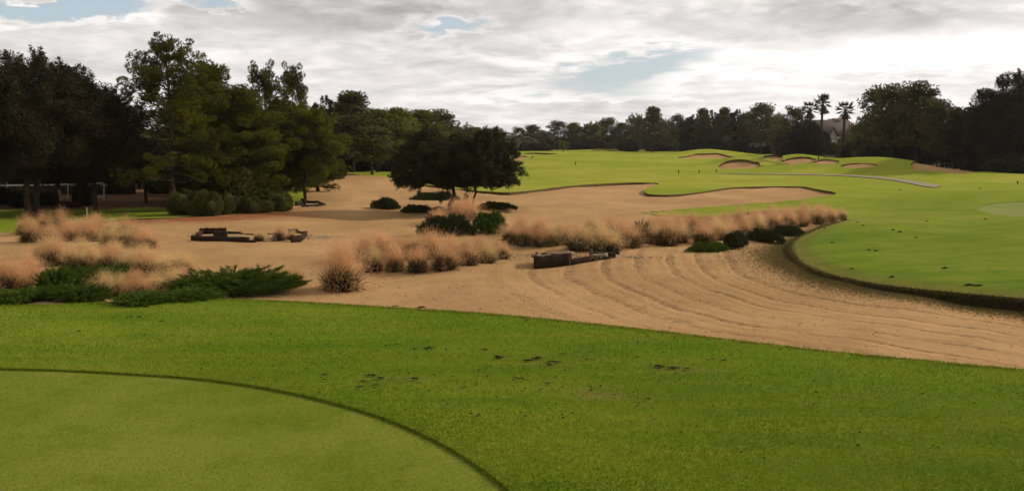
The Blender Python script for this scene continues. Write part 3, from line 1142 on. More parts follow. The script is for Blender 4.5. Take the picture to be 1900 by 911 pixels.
def make_pine(seed, H, W, cb, nb, puff, tufts, k, nl, nw, prof, bare=0.35, tr=0.16, sub=3, leanx=0.0, skip=None, updeg=(5, 45), matkey='pine_near', limbs=()):
    """returns trunk mesh, crown mesh. prof(t) gives relative reach at height fraction t of the crown"""
    rng = np.random.default_rng(seed)
    T, C = Acc(), Acc()
    zs = np.linspace(0, H * 0.97, 14)
    tx = leanx * (zs / H) ** 1.5 + 0.05 * np.sin(zs * 0.9 + seed)
    ty = 0.05 * np.cos(zs * 0.8 + seed)
    trunk = np.c_[tx, ty, zs - 0.0]
    rr = tr * (1 - 0.88 * (zs / H)) ** 0.9
    rr[0] *= 1.35
    trunk[0, 2] = -0.25
    V, Fc = tube(trunk, rr, 8)
    T.add(V, Fc)
    for i in range(nb):
        t = (i + rng.uniform(0, 0.9)) / nb
        z = cb + (H * 0.97 - cb) * t
        az = i * 2.39996 + rng.normal(0, 0.35)
        reach = W * prof(t) * rng.uniform(0.68, 1.12)
        if skip and skip(az % (2 * np.pi), t, rng):
            continue
        ue = R(updeg[0] + (updeg[1] - updeg[0]) * t + rng.normal(0, 8))
        base = np.array([np.interp(z, zs, tx), np.interp(z, zs, ty), z])
        dirv = np.array([math.cos(az) * math.cos(ue), math.sin(az) * math.cos(ue), math.sin(ue)])
        tip = base + dirv * reach
        pts = curve_pts(base, tip, sag=-0.05 * reach, jit=0.03 * reach, n=6, rng=rng)
        r0 = max(0.012, np.interp(z, zs, rr) * 0.42)
        V, Fc = tube(pts, np.linspace(r0, 0.008 * H / 9, 6), 5)
        T.add(V, Fc)
        bright = rng.uniform(0.2, 0.8)
        m = max(2, int(sub * reach / (puff * 1.5)))
        for j in range(m):
            f = bare + (1 - bare) * (j + rng.uniform(0.3, 1)) / m
            p = pts[0] + (pts[-1] - pts[0]) * min(f, 1.0)
            side = unit(np.cross(dirv, [0, 0, 1.0]))
            off = side * rng.normal(0, 0.26 * reach * f) + np.array([0, 0, rng.uniform(-0.05, 0.22) * reach * 0.5])
            q = p + off
            if np.linalg.norm(off) > 0.15:
                V, Fc = tube(curve_pts(p - dirv * 0.15 * reach, q, n=3), np.linspace(r0 * 0.4, 0.006, 3), 4)
                T.add(V, Fc)
            needle_puff(C, q, puff * rng.uniform(0.65, 1.2), tufts, k, nl, nw, rng, np.clip(bright + rng.normal(0, 0.15), 0, 1))
    for (z, az, el, reach, m) in limbs:
        base = np.array([np.interp(z, zs, tx), np.interp(z, zs, ty), z])
        dirv = np.array([math.cos(az) * math.cos(el), math.sin(az) * math.cos(el), math.sin(el)])
        pts = curve_pts(base, base + dirv * reach, sag=-0.04 * reach, jit=0.02 * reach, n=8, rng=rng)
        V, Fc = tube(pts, np.linspace(0.055, 0.012, 8), 6)
        T.add(V, Fc)
        for j in range(m):
            f = 0.42 + 0.6 * (j + rng.random()) / m
            p = base + dirv * reach * f
            off = rng.normal(0, 0.20, 3) * (0.5 + reach * 0.22) + [0, 0, 0.12]
            V, Fc = tube(curve_pts(p - dirv * 0.3, p + off, n=3), np.linspace(0.016, 0.006, 3), 4)
            T.add(V, Fc)
            needle_puff(C, p + off, puff * rng.uniform(0.7, 1.1), tufts, k, nl, nw, rng, rng.uniform(0.2, 0.6))
    topc = np.array([tx[-1], ty[-1], H * 0.96])
    for j in range(4):
        needle_puff(C, topc + rng.normal(0, 0.25 * puff, 3) + [0, 0, -0.2 * j * puff], puff * 0.8, tufts, k, nl, nw, rng, 0.6)
    return T.mesh('trunk', M['bark'], True), C.mesh('crown', M[matkey])


def make_broad(seed, H, rad, zc, rz, nclump, cr, leaves, ll, lw, trunks=1, tr=0.15, shoots=0, droopy=0, matkey='dark_leaf', surf=0.55, open_=0.0, flatbot=0.0, keep=None, stretch=1.0):
    rng = np.random.default_rng(seed)
    T, C = Acc(), Acc()
    for ti in range(trunks):
        a = ti * 2.2 + seed
        off = 0.0 if trunks == 1 else 0.25
        p0 = np.array([off * math.cos(a), off * math.sin(a), -0.25])
        p1 = np.array([2.2 * off * math.cos(a), 2.2 * off * math.sin(a), zc - 0.35 * rz])
        V, Fc = tube(curve_pts(p0, p1, jit=0.04, n=6, rng=rng), np.linspace(tr * 1.25, tr * 0.7, 6), 8)
        T.add(V, Fc)
        p2 = np.array([rng.normal(0, 0.2), rng.normal(0, 0.2), H - 0.15 * rz])
        V, Fc = tube(curve_pts(p1, p2, jit=0.08, n=6, rng=rng), np.linspace(tr * 0.7, 0.015, 6), 6)
        T.add(V, Fc)
    R3 = np.array([rad, rad, rz])
    for i in range(nclump):
        d = unit(rng.normal(size=3))
        f = rng.uniform(0.25, 1.0) ** 0.5
        c = d * f * R3 * rng.uniform(0.85, 1.08)
        if flatbot and c[2] < -flatbot * rz:
            c[2] = -flatbot * rz * rng.uniform(0.8, 1.1)
        if keep and not keep(c / R3):
            continue
        c = c + [0, 0, zc]
        start = np.array([0, 0, max(zc - 0.6 * rz, 0.2 * H) + 0.45 * max(0, c[2] - zc)])
        V, Fc = tube(curve_pts(start, c, sag=0.06 * rad, jit=0.05 * rad, n=5, rng=rng), np.linspace(tr * 0.35, 0.010, 5), 4)
        T.add(V, Fc)
        br = np.clip(0.45 + rng.normal(0, 0.22), 0, 1)
        s = cr * rng.uniform(0.6, 1.25)
        leaf_cloud(C, c, np.array([s, s, s * 0.8 * stretch]), int(leaves * s / cr * (1 - open_ * rng.random())), ll, lw, rng, br, up=0.15, surf=surf)
        if droopy and c[2] < zc and rng.random() < droopy:
            leaf_cloud(C, c - [0, 0, s * 0.8], np.array([s * 0.35, s * 0.35, s * 0.8]), int(leaves * 0.5), ll, lw, rng, br, surf=0.2, droop=0.8)
    for i in range(shoots):
        d = unit(rng.normal(size=3))
        d[2] = abs(d[2]) * 1.3 + 0.1
        d = unit(d)
        c = d * R3 * 0.93 + [0, 0, zc]
        L = cr * rng.uniform(0.4, 1.7)
        dv = unit(d * 0.7 + np.array([rng.normal(0, 0.35), rng.normal(0, 0.35), 0.7]))
        V, Fc = tube(curve_pts(c - dv * 0.3, c + dv * L, n=3), np.linspace(0.02, 0.006, 3), 4)
        T.add(V, Fc)
        n = int(leaves * 0.35)
        t = rng.random(n)
        p = c + dv * (t ** 1.3 * L)[:, None] + rng.normal(0, 0.24, (n, 3)) * (1.15 - t)[:, None] * cr
        dd = unit(rng.normal(0, 0.7, (n, 3)) + [0, 0, 0.4])
        C.add(*spikes(p, dd, ll * rng.uniform(0.6, 1.2, n), lw, rng, np.clip(0.5 + rng.normal(0, 0.3, n), 0, 1)))
    return T.mesh('trunk', M['bark'], True), C.mesh('crown', M[matkey])


def plant(name, meshes, loc, label, cat, group=None, rz=0.0, s=(1, 1, 1)):
    o = empty(name, loc, rz, s)
    tag(o, label, cat, group)
    for n, me in meshes:
        link(n, me, o)
    return o


def tree_at(name, meshes, px, D, top, wpx, H, W, label, group, rz=None, cat='tree'):
    """meshes = (trunk, crown) built H high and W in radius; placed D metres away, its top seen at 'top', wpx wide"""
    x, y, z = at_depth(px, D)
    h = z_at(top, D) - z
    w = wpx / F * D * 0.5
    sz, sx = h / H, w / W
    sx = min(max(sx, 0.45 * sz), 2.2 * sz)
    if rz is None:
        rz = (px * 1.37) % 6.28
    return plant(name, (('trunk', meshes[0]), ('crown', meshes[1])), (x, y, z - 0.05), label, cat, group, rz, (sx, sx, sz))


# --- left side, near -----------------------------------------------------
round_prof = lambda t: 0.55 + 0.55 * math.sin(math.pi * min(1, t * 0.75 + 0.28)) if t < 0.75 else 0.95 * (1 - (t - 0.75) / 0.25) ** 0.6 + 0.12
cone_prof = lambda t: 1.0 - 0.78 * t ** 1.3
umb_prof = lambda t: 0.35 + 0.65 * math.sin(math.pi * min(1.0, 0.15 + 0.72 * t))

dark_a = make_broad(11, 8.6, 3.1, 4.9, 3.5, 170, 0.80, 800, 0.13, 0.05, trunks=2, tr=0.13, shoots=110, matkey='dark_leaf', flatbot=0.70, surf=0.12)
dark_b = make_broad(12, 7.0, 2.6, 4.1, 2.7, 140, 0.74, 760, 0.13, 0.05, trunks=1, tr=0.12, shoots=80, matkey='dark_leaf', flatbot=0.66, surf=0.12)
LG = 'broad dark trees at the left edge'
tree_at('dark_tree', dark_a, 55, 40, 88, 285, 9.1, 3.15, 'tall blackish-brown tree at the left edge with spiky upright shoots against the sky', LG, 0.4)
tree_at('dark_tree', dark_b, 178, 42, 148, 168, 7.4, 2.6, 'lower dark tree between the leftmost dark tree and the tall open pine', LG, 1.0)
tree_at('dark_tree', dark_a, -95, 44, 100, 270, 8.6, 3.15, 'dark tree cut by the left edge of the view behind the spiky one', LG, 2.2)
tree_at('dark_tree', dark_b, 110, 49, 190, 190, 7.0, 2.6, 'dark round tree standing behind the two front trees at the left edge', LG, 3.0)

big = make_pine(21, 9.2, 3.3, 1.7, 70, 0.36, 40, 16, 0.15, 0.018,
                lambda t: (1.08 - 0.15 * t) if t < 0.55 else max(0.18, 1.0 - 1.55 * (t - 0.55) ** 1.15), bare=0.38, tr=0.21, sub=1.5, updeg=(-4, 48),
                skip=lambda a, t, r: (t < 0.52 and t > 0.16 and 1.9 < a < 4.4 and r.random() < 0.92),
                limbs=((3.6, 3.1, 0.76, 3.9, 11), (4.7, 3.35, 0.72, 3.2, 9), (5.6, 2.9, 0.55, 2.6, 7), (4.2, 2.6, 0.6, 3.0, 7), (6.2, 0.2, 0.6, 2.2, 6), (5.0, -0.2, 0.45, 3.0, 8), (3.2, -0.1, 0.25, 3.2, 8)))
tree_at('tall_pine', big, 322, 43, 58, 245, 10.2, 3.7, 'tallest pine on the left, straight trunk and open airy branches over the shrub bank', 'pines on the left bank', 0.0)
pineB = make_pine(22, 9.0, 2.7, 0.6, 78, 0.50, 56, 15, 0.19, 0.022, lambda t: 1.05 - 0.8 * t ** 1.6, bare=0.25, tr=0.17, sub=2.0, updeg=(0, 40))
pineC = make_pine(23, 9.0, 2.5, 0.6, 72, 0.50, 56, 15, 0.19, 0.022, lambda t: 0.9 + 0.2 * math.sin(3.1 * t) - 0.75 * t ** 2.5, bare=0.25, tr=0.17, sub=2.0, updeg=(5, 50))
pineD = make_pine(24, 9.0, 2.3, 3.4, 34, 0.46, 50, 15, 0.19, 0.022, umb_prof, bare=0.45, tr=0.15, sub=1.7, updeg=(5, 50))
PG = 'pines on the left bank'
for px, D, top, w, mm, rz, lab in (
    (396, 49, 104, 190, pineB, 0.5, 'dense green pine just right of the tall open pine'),
    (455, 46, 148, 180, pineC, 1.3, 'sunlit rounded pine above the shrub bank, right of the dense pine'),
    (496, 57, 122, 85, pineD, 2.2, 'slender pine whose two tufted tops rise over the left bank'),
    (548, 60, 126, 82, pineD, 3.9, 'slender pine with a ragged top, right of the twin tufted one'),
    (522, 53, 172, 160, pineC, 4.5, 'broad dark pine behind the end of the shrub bank'),
    (352, 55, 150, 170, pineC, 5.1, 'pine mostly hidden behind the trunk of the tall open pine'),
    (590, 62, 196, 110, pineB, 0.2, 'dark pine at the back of the left bank beside the open sand')):
    tree_at('pine_tree', mm, px, D, top, w, 9.6, 2.8, lab, PG, rz)
young = make_broad(31, 6.4, 2.0, 3.9, 2.45, 80, 0.55, 800, 0.13, 0.045, tr=0.08, shoots=26, matkey='pine_near', flatbot=0.8)
tree_at('young_oak', young, 567, 51, 196, 142, 6.4, 2.1, 'round green tree on a thin trunk behind the small timber edging', None, 0.7)

# background wood on the left, one tree at a time
bgA = make_broad(41, 9.0, 3.4, 5.2, 3.6, 70, 1.0, 420, 0.26, 0.12, tr=0.16, shoots=20, matkey='pine_far')
bgB = make_pine(42, 12.0, 3.0, 3.4, 57, 0.97, 35, 11, 0.34, 0.075, umb_prof, bare=0.4, tr=0.17, sub=1.8, matkey='pine_far')
bgC = make_pine(43, 12.0, 2.6, 2.4, 62, 0.89, 35, 11, 0.34, 0.075, cone_prof, bare=0.3, tr=0.16, sub=1.8, matkey='pine_far')
bgD = make_broad(44, 9.0, 3.0, 5.0, 3.8, 80, 0.8, 420, 0.26, 0.11, tr=0.16, shoots=30, matkey='dark_leaf')
bgE = make_pine(45, 12.0, 3.2, 3.0, 75, 1.01, 35, 11, 0.34, 0.075, lambda t: 0.75 + 0.35 * math.sin(3 * t) - 0.6 * t ** 3, bare=0.3, tr=0.17, sub=1.8, matkey='pine_lit')
bgF = make_broad(46, 9.0, 3.2, 4.6, 3.6, 80, 0.8, 420, 0.26, 0.11, tr=0.16, matkey='grey_leaf', shoots=10)
bgG = make_pine(47, 12.0, 2.4, 4.6, 37, 0.84, 33, 11, 0.34, 0.075, umb_prof, bare=0.45, tr=0.15, sub=1.6, matkey='pine_far')
KIND = {'A': (bgA, 9, 3.5, 'round_tree'), 'B': (bgB, 12.9, 3.2, 'pine_tree'), 'C': (bgC, 12.8, 2.7, 'pine_tree'), 'D': (bgD, 9, 3.2, 'dark_tree'),
        'E': (bgE, 12.9, 3.4, 'pine_tree'), 'F': (bgF, 9, 3.3, 'grey_tree'), 'G': (bgG, 12.8, 2.5, 'pine_tree')}
WOOD = 'trees of the wood behind the left bank'
for px, D, top, w, k, lab in (
    (210, 74, 246, 120, 'A', 'small round treetop seen between the left dark trees and the tall pine'),
    (275, 118, 238, 90, 'E', 'pale green treetop glimpsed under the left branches of the tall pine'),
    (30, 64, 235, 170, 'D', 'dark tree in shade far behind the spiky tree at the left edge'),
    (110, 66, 240, 150, 'A', 'shaded tree behind the white screen enclosure'),
    (160, 68, 252, 150, 'D', 'second dark tree behind the white screen enclosure, right of the first'),
    (260, 64, 268, 130, 'D', 'low dark tree behind the small lawn patch on the left'),
    (345, 72, 240, 150, 'D', 'dark broad tree directly behind the tall pine trunk'),
    (430, 70, 225, 160, 'D', 'dark broad tree behind the shrub bank'),
    (500, 74, 220, 150, 'A', 'broad tree filling the gap behind the two slender pines'),
    (612, 88, 184, 95, 'D', 'dark tree with bare twiggy top at the left of the second group'),
    (655, 84, 163, 120, 'C', 'tallest pine of the second group, its tufted tip above the others'),
    (640, 78, 215, 110, 'B', 'front pine of the second group, beside the sand slope'),
    (700, 88, 198, 110, 'E', 'pine right of the tallest of the second group'),
    (738, 90, 196, 95, 'E', 'sunlit yellow-green pine at the right end of the second group'),
    (690, 80, 235, 100, 'B', 'lower pine in front of the second group above the sand edge'),
    (575, 92, 205, 100, 'A', 'tree far behind the young round tree at the corner of the sand'),
    (782, 110, 200, 92, 'E', 'pale green pine just right of the gap above the dark oak'),
    (818, 114, 204, 70, 'B', 'narrow pine with rounded tip above the left half of the dark oak'),
    (760, 118, 214, 80, 'A', 'tree between the second group and the pale green pine'),
    (850, 126, 232, 70, 'A', 'low tree just behind the crown of the dark oak'),
    (882, 132, 234, 62, 'E', 'pale treetop peeping over the middle of the dark oak'),
    (912, 140, 240, 60, 'F', 'greyish treetop peeping over the right part of the dark oak'),
    (935, 150, 247, 54, 'F', 'grey-green tree at the right edge of the dark oak')):
    mm, H, W, nm = KIND[k]
    tree_at(nm, mm, px, D, top, w, H, W, lab, WOOD)

# --- tree line at the far green ------------------------------------------
FAR = 'trees of the far tree line'
for px, D, top, w, k, lab in (
    (962, 235, 236, 34, 'G', 'leftmost pine of the far tree line, beside the gap of open sky'),
    (978, 230, 252, 50, 'F', 'low grey bush-like tree at the left end of the far tree line'),
    (988, 245, 232, 40, 'B', 'round-topped pine behind the low grey tree'),
    (1008, 236, 240, 44, 'F', 'grey-green weeping tree beside the round-topped pine'),
    (1034, 238, 224, 44, 'G', 'light open pine left of the flag post'),
    (1064, 240, 226, 42, 'E', 'bright green pine behind the flag post'),
    (1046, 226, 262, 20, 'E', 'small yellowish tree right behind the flag post'),
    (1098, 238, 228, 46, 'A', 'dark round tree right of the bright green pine'),
    (1127, 242, 219, 44, 'B', 'dark umbrella pine left of the dark evergreen bush'),
    (1153, 246, 226, 40, 'E', 'pale pine above the dark evergreen bush'),
    (1182, 242, 214, 44, 'A', 'tree between the evergreen bush and the tallest far pine'),
    (1211, 224, 195, 62, 'C', 'tallest pine of the far tree line with two pale trunks'),
    (1238, 244, 224, 36, 'A', 'low tree just right of the tallest far pine'),
    (1256, 230, 212, 36, 'G', 'thin open pine standing free right of the tallest far pine'),
    (1282, 214, 216, 50, 'D', 'dark tree behind the left bunker mound'),
    (1303, 206, 198, 48, 'C', 'pointed dark pine behind the crest of the left bunker mound'),
    (1322, 210, 208, 46, 'D', 'dark brownish tree right of the pointed pine'),
    (1342, 204, 196, 46, 'C', 'pointed pine in the middle of the dark group behind the bunkers'),
    (1366, 206, 206, 48, 'D', 'blunt dark tree in the dark group behind the bunkers'),
    (1387, 200, 208, 44, 'B', 'dark pine left of the broad rounded pine'),
    (1412, 190, 192, 62, 'B', 'broad rounded pine above the beige garden wall'),
    (1440, 196, 214, 46, 'A', 'low tree right of the broad rounded pine'),
    (1276, 240, 232, 40, 'A', 'far tree seen between the free-standing thin pine and the dark group'),
    (1470, 160, 197, 50, 'G', 'tufted pine left of the palms'),
    (1452, 170, 232, 56, 'A', 'low broad tree below the tufted pine'),
    (1492, 148, 222, 62, 'D', 'dark tree wrapped round the foot of the palms'),
    (1515, 146, 240, 50, 'D', 'small dark tree at the left gable of the house'),
    (1545, 198, 218, 62, 'E', 'pale treetop over the brown roof'),
    (1541, 152, 262, 34, 'E', 'low olive tree in front of the house wall'),
    (1596, 132, 226, 56, 'E', 'olive tree right of the single palm'),
    (1598, 118, 250, 40, 'A', 'low olive tree in front of the airy pine'),
    (1618, 116, 161, 62, 'G', 'airy pine with sky showing through, right of the single palm'),
    (1652, 108, 158, 86, 'B', 'broad dark pine with lobed top right of the airy pine'),
    (1698, 104, 153, 92, 'B', 'tallest dark pine of the right-hand group'),
    (1672, 112, 192, 96, 'D', 'dark broad tree low in the right-hand group'),
    (1738, 100, 186, 72, 'B', 'pine stepping down on the right of the tallest dark pine'),
    (1768, 98, 194, 66, 'C', 'last pine before the black mass of trees at the right edge'),
    (1720, 106, 226, 90, 'D', 'dark tree over the pale garden frame'),
    (1790, 96, 206, 80, 'D', 'dark tree overhanging the pale straw bank on the right')):
    mm, H, W, nm = KIND[k]
    tree_at(nm, mm, px, D, top, w, H, W, lab, FAR)
edgeA = make_broad(51, 10.0, 4.0, 5.4, 4.5, 150, 0.95, 900, 0.17, 0.07, trunks=2, tr=0.24, shoots=30, matkey='dark_leaf', surf=0.25)
RG = 'black trees at the right edge'
for px, D, top, w, rz, lab in (
    (1835, 98, 190, 130, 0.3, 'left shoulder of the black trees at the right edge, wide dark tree'),
    (1886, 90, 130, 170, 1.4, 'tallest black tree at the right edge of the view'),
    (1965, 94, 150, 170, 2.6, 'black tree cut off by the right edge of the view'),
    (1852, 106, 175, 110, 4.1, 'dark tree standing behind the wide one at the right edge')):
    tree_at('dark_tree', edgeA, px, D, top, w, 10.7, 4.1, lab, RG, rz)

# --- the dark oak in the middle of the sand --------------------------------
def make_oak(seed):
    rng = np.random.default_rng(seed)
    T, C = Acc(), Acc()
    for p0, p1, r0 in (((-0.2, 0, -0.2), (-0.05, 0, 1.3), 0.15), ((0.95, 0.4, -0.2), (1.35, 0.3, 1.5), 0.09), ((-0.05, 0, 1.2), (-1.6, 0.2, 2.6), 0.09), ((-0.05, 0, 1.2), (0.5, 0.1, 3.2), 0.11),
                       ((-0.05, 0, 1.2), (-0.5, -0.4, 3.0), 0.09), ((1.35, 0.3, 1.4), (2.4, 0.1, 2.6), 0.06), ((1.3, 0.3, 1.4), (1.2, 0, 3.1), 0.06), ((-0.05, 0, 1.1), (-0.3, 1.6, 2.4), 0.08), ((0, 0, 1.2), (0.3, -1.7, 2.3), 0.08)):
        V, Fc = tube(curve_pts(p0, p1, jit=0.05, n=7, rng=rng), np.linspace(r0, r0 * 0.55, 7), 7)
        T.add(V, Fc)
    # two merged domes
    for (cx, cz, rx, rz_, n) in ((-0.95, 2.35, 2.15, 1.75, 120), (1.45, 2.30, 2.05, 1.75, 110), (0.3, 2.1, 2.6, 1.45, 60)):
        for i in range(n):
            d = unit(rng.normal(size=3))
            f = rng.uniform(0.3, 1) ** 0.4
            c = d * f * np.array([rx, min(rx, 2.3), rz_])
            c[2] = max(c[2], -0.72 + 0.25 * rng.random() - 0.12 * abs(c[0]) / rx)
            c += [cx, 0, cz]
            V, Fc = tube(curve_pts((cx * 0.5, 0, 1.7), c, n=4, jit=0.05, rng=rng), np.linspace(0.035, 0.008, 4), 4)
            T.add(V, Fc)
            s = 0.42 * rng.uniform(0.7, 1.25)
            leaf_cloud(C, c, np.array([s, s, s * 0.8]), 640, 0.10, 0.045, rng, np.clip(0.4 + rng.normal(0, 0.2), 0, 1), surf=0.4)
            if c[2] < 1.55 and rng.random() < 0.75:
                for _ in range(1):
                    q = c + rng.normal(0, 0.2, 3) - [0, 0, 0.35]
                    leaf_cloud(C, q, np.array([0.13, 0.13, 0.26]), 160, 0.09, 0.04, rng, 0.4, surf=0.1, droop=0.9)
    # leafy twigs pushing out round the outline
    for i in range(230):
        a = rng.uniform(0, 2 * np.pi)
        el = rng.uniform(-0.5, 1.35)
        d = np.array([math.cos(a) * math.cos(el), math.sin(a) * math.cos(el), math.sin(el)])
        cx = -0.95 if d[0] < 0 else 1.45
        c = np.array([cx, 0, 2.3]) + d * np.array([2.15, 2.1, 1.75])
        L = rng.uniform(0.25, 0.65)
        dv = unit(d + rng.normal(0, 0.3, 3))
        V, Fc = tube(curve_pts(c - dv * 0.4, c + dv * L, n=3), np.linspace(0.012, 0.004, 3), 4)
        T.add(V, Fc)
        n = 170
        t = rng.random(n)
        p = c + dv * (t * L)[:, None] + rng.normal(0, 0.055, (n, 3))
        C.add(*spikes(p, unit(rng.normal(0, 0.7, (n, 3))), 0.085, 0.036, rng, np.clip(0.45 + rng.normal(0, 0.25, n), 0, 1)))
    return T.mesh('trunk', M['bark'], True), C.mesh('crown', M['oak_leaf'])


oak = make_oak(61)
ox, oy, oz = at(838, 390)
h = z_at(240, oy) - oz
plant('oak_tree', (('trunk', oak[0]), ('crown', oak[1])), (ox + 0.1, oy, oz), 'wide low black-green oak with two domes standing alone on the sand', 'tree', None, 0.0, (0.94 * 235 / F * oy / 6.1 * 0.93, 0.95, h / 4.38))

# --- shrubs ---------------------------------------------------------------
def make_shrub(seed, n=34, leaves=620, ll=0.07, lw=0.035, key='shrub_leaf'):
    rng = np.random.default_rng(seed)
    C, T = Acc(), Acc()
    for i in range(n):
        d = unit(rng.normal(size=3))
        d[2] = abs(d[2])
        c = d * rng.uniform(0.45, 0.85) * np.array([1, 1, 0.78])
        s = rng.uniform(0.22, 0.36)
        leaf_cloud(C, c + [0, 0, 0.1], np.array([s, s, s * 0.8]), leaves, ll, lw, rng, np.clip(0.4 + rng.normal(0, 0.22), 0, 1), up=0.3, surf=0.6)
        V, Fc = tube(curve_pts((c[0] * 0.15, c[1] * 0.15, -0.1), c, n=4, jit=0.03, rng=rng), np.linspace(0.02, 0.006, 4), 4)
        T.add(V, Fc)
    return T.mesh('stem', M['bark']), C.mesh('foliage', M[key])


sh1, sh2 = make_shrub(71), make_shrub(72, 30)
shd = make_shrub(73, 30, 420, 0.13, 0.06, 'dark_leaf')


def shrub(mm, px, py, wpx, hpx, label, group, name='shrub', D=None, rz=None):
    if D is None:
        x, y, z = at(px, py)
    else:
        x, y, z = at_depth(px, D)
    w = wpx / F * y / 2 / 1.05
    hh = hpx / F * y / 1.08
    return plant(name, (('stem', mm[0]), ('foliage', mm[1])), (x, y, z), label, 'shrub', group, px * 0.7 % 6.28 if rz is None else rz, (w, w, hh))


BG = 'shrubs of the planted bank under the left pines'
for px, py, w, h_, mm, lab in (
    (345, 399, 78, 58, sh2, 'dark shrub at the foot of the tall pine trunk'),
    (385, 400, 62, 62, sh1, 'rounded leafy shrub with light leaf tips, second on the bank from the tall pine'),
    (428, 396, 56, 48, sh2, 'rounded shrub in the middle of the bank'),
    (468, 395, 50, 42, sh1, 'light green sprawling shrub in the middle of the bank'),
    (492, 394, 44, 30, sh2, 'small low shrub near the right end of the bank'),
    (518, 391, 60, 42, sh1, 'dark round shrub ending the bank next to the small timber edging'),
    (455, 385, 120, 100, sh2, 'tall dark shrub rising behind the bank'),
    (395, 382, 90, 80, sh2, 'dark shrub behind the rounded ones, beside the tall pine'),
    (508, 382, 70, 55, sh2, 'shrub behind the right end of the bank')):
    shrub(mm, px, py, w, h_, lab, BG)
UGp = 'dark undergrowth shrubs by the screen enclosure'
for px, D, w, h_, lab in (
    (88, 47.5, 44, 26, 'clipped dark bush in front of the left white screen panel'),
    (154, 47, 36, 60, 'tall dark bush between the two white screen panels'),
    (214, 57, 30, 34, 'dark bush right of the white screen post'),
    (298, 58, 60, 60, 'black conical bush beyond the small lawn'),
    (40, 46, 50, 34, 'dark bush at the foot of the spiky dark tree'),
    (-5, 48, 60, 40, 'dark bush at the far left below the spiky tree'),
    (120, 45.5, 60, 14, 'low dark bush behind the pink grasses on the left')):
    shrub(shd, px, 0, w, h_, lab, UGp, D=D)
FS = 'dark shrubs under the far tree line'
for px, D, w, h_, lab in (
    (1166, 228, 46, 26, 'rounded black-green evergreen bush in the far tree line'),
    (1290, 205, 60, 24, 'dark bush on the left behind the left bunker mound'),
    (1330, 204, 60, 26, 'dark bush behind the middle of the left bunker mound'),
    (1372, 196, 56, 24, 'dark bush behind the brightest bunker'),
    (1468, 150, 60, 34, 'dark bush behind the twin-crested bunker'),
    (1500, 150, 50, 32, 'dark bush under the palms'),
    (1585, 126, 50, 40, 'dark bush left of the airy pine'),
    (1625, 116, 66, 48, 'dark bush under the airy pine'),
    (1665, 112, 70, 50, 'dark bush under the lobed pine'),
    (1705, 118, 70, 40, 'dark bush left of the pale garden frame'),
    (1775, 112, 70, 48, 'dark bush right of the pale garden frame'),
    (1822, 94, 80, 42, 'dark bush beside the pale straw bank'),
    (1876, 88, 110, 44, 'large dark bush at the right edge'),
    (660, 92, 90, 40, 'dark bush under the second group of pines'),
    (720, 96, 60, 30, 'dark bush at the right end of the second group'),
    (1110, 236, 60, 18, 'low dark bush under the dark round tree of the far line'),
    (960, 226, 60, 18, 'low dark bush at the left end of the far tree line'),
    (1000, 228, 60, 16, 'second low dark bush from the left end of the far line'),
    (1225, 234, 60, 16, 'low bush behind the tallest far pine'),
    (1265, 236, 50, 14, 'low bush behind the free-standing thin pine'),
    (1070, 240, 60, 12, 'low bush behind the bright green far pine'),
    (1415, 192, 40, 16, 'dark bush left of the beige garden wall')):
    shrub(shd, px, 0, w, h_, lab, FS, D=D)

# --- the wood behind everything, one uncountable mass ---------------------
g_ = np.random.default_rng(77)
WA = Acc()
WT = Acc()
for (p0, d0, p1, d1, h0, h1, n, cr) in ((-330, 60, 330, 84, 3.0, 4.4, 60, 1.7), (330, 84, 720, 112, 3.2, 5.0, 60, 1.8), (720, 118, 940, 190, 3.5, 5.5, 40, 2.2), (940, 268, 1280, 272, 2.6, 4.6, 70, 2.6),
                                        (1230, 256, 1480, 240, 3.0, 5.5, 60, 2.6), (1440, 196, 1700, 140, 4.0, 7.0, 60, 2.4), (1660, 136, 2080, 118, 3.5, 6.5, 60, 2.2)):
    for i in range(n):
        f = (i + g_.random()) / n
        px, D = p0 + (p1 - p0) * f, d0 + (d1 - d0) * f + g_.uniform(0, 7)
        z = float(HG(np.array([0.0]), np.array([D]))[0])
        x = x_at(px, D, z)
        h = g_.uniform(h0, h1)
        br = np.clip(g_.normal(0.4, 0.25), 0, 1)
        for k in range(5):
            zz = z + h * (k + 0.5) / 5
            r_ = cr * (1 - 0.35 * (k / 4) ** 2)
            leaf_cloud(WA, np.array([x + g_.normal(0, 0.4 * cr), D + g_.normal(0, 0.5), zz]), np.array([r_, r_, h * 0.16]), 240, 0.42 * cr / 2.4, 0.20 * cr / 2.4, g_, br)
tag(link('distant_wood', WA.mesh('distant_wood', M['pine_far'])), 'dark mass of the wood behind the separate trees', 'wood', None, 'stuff')

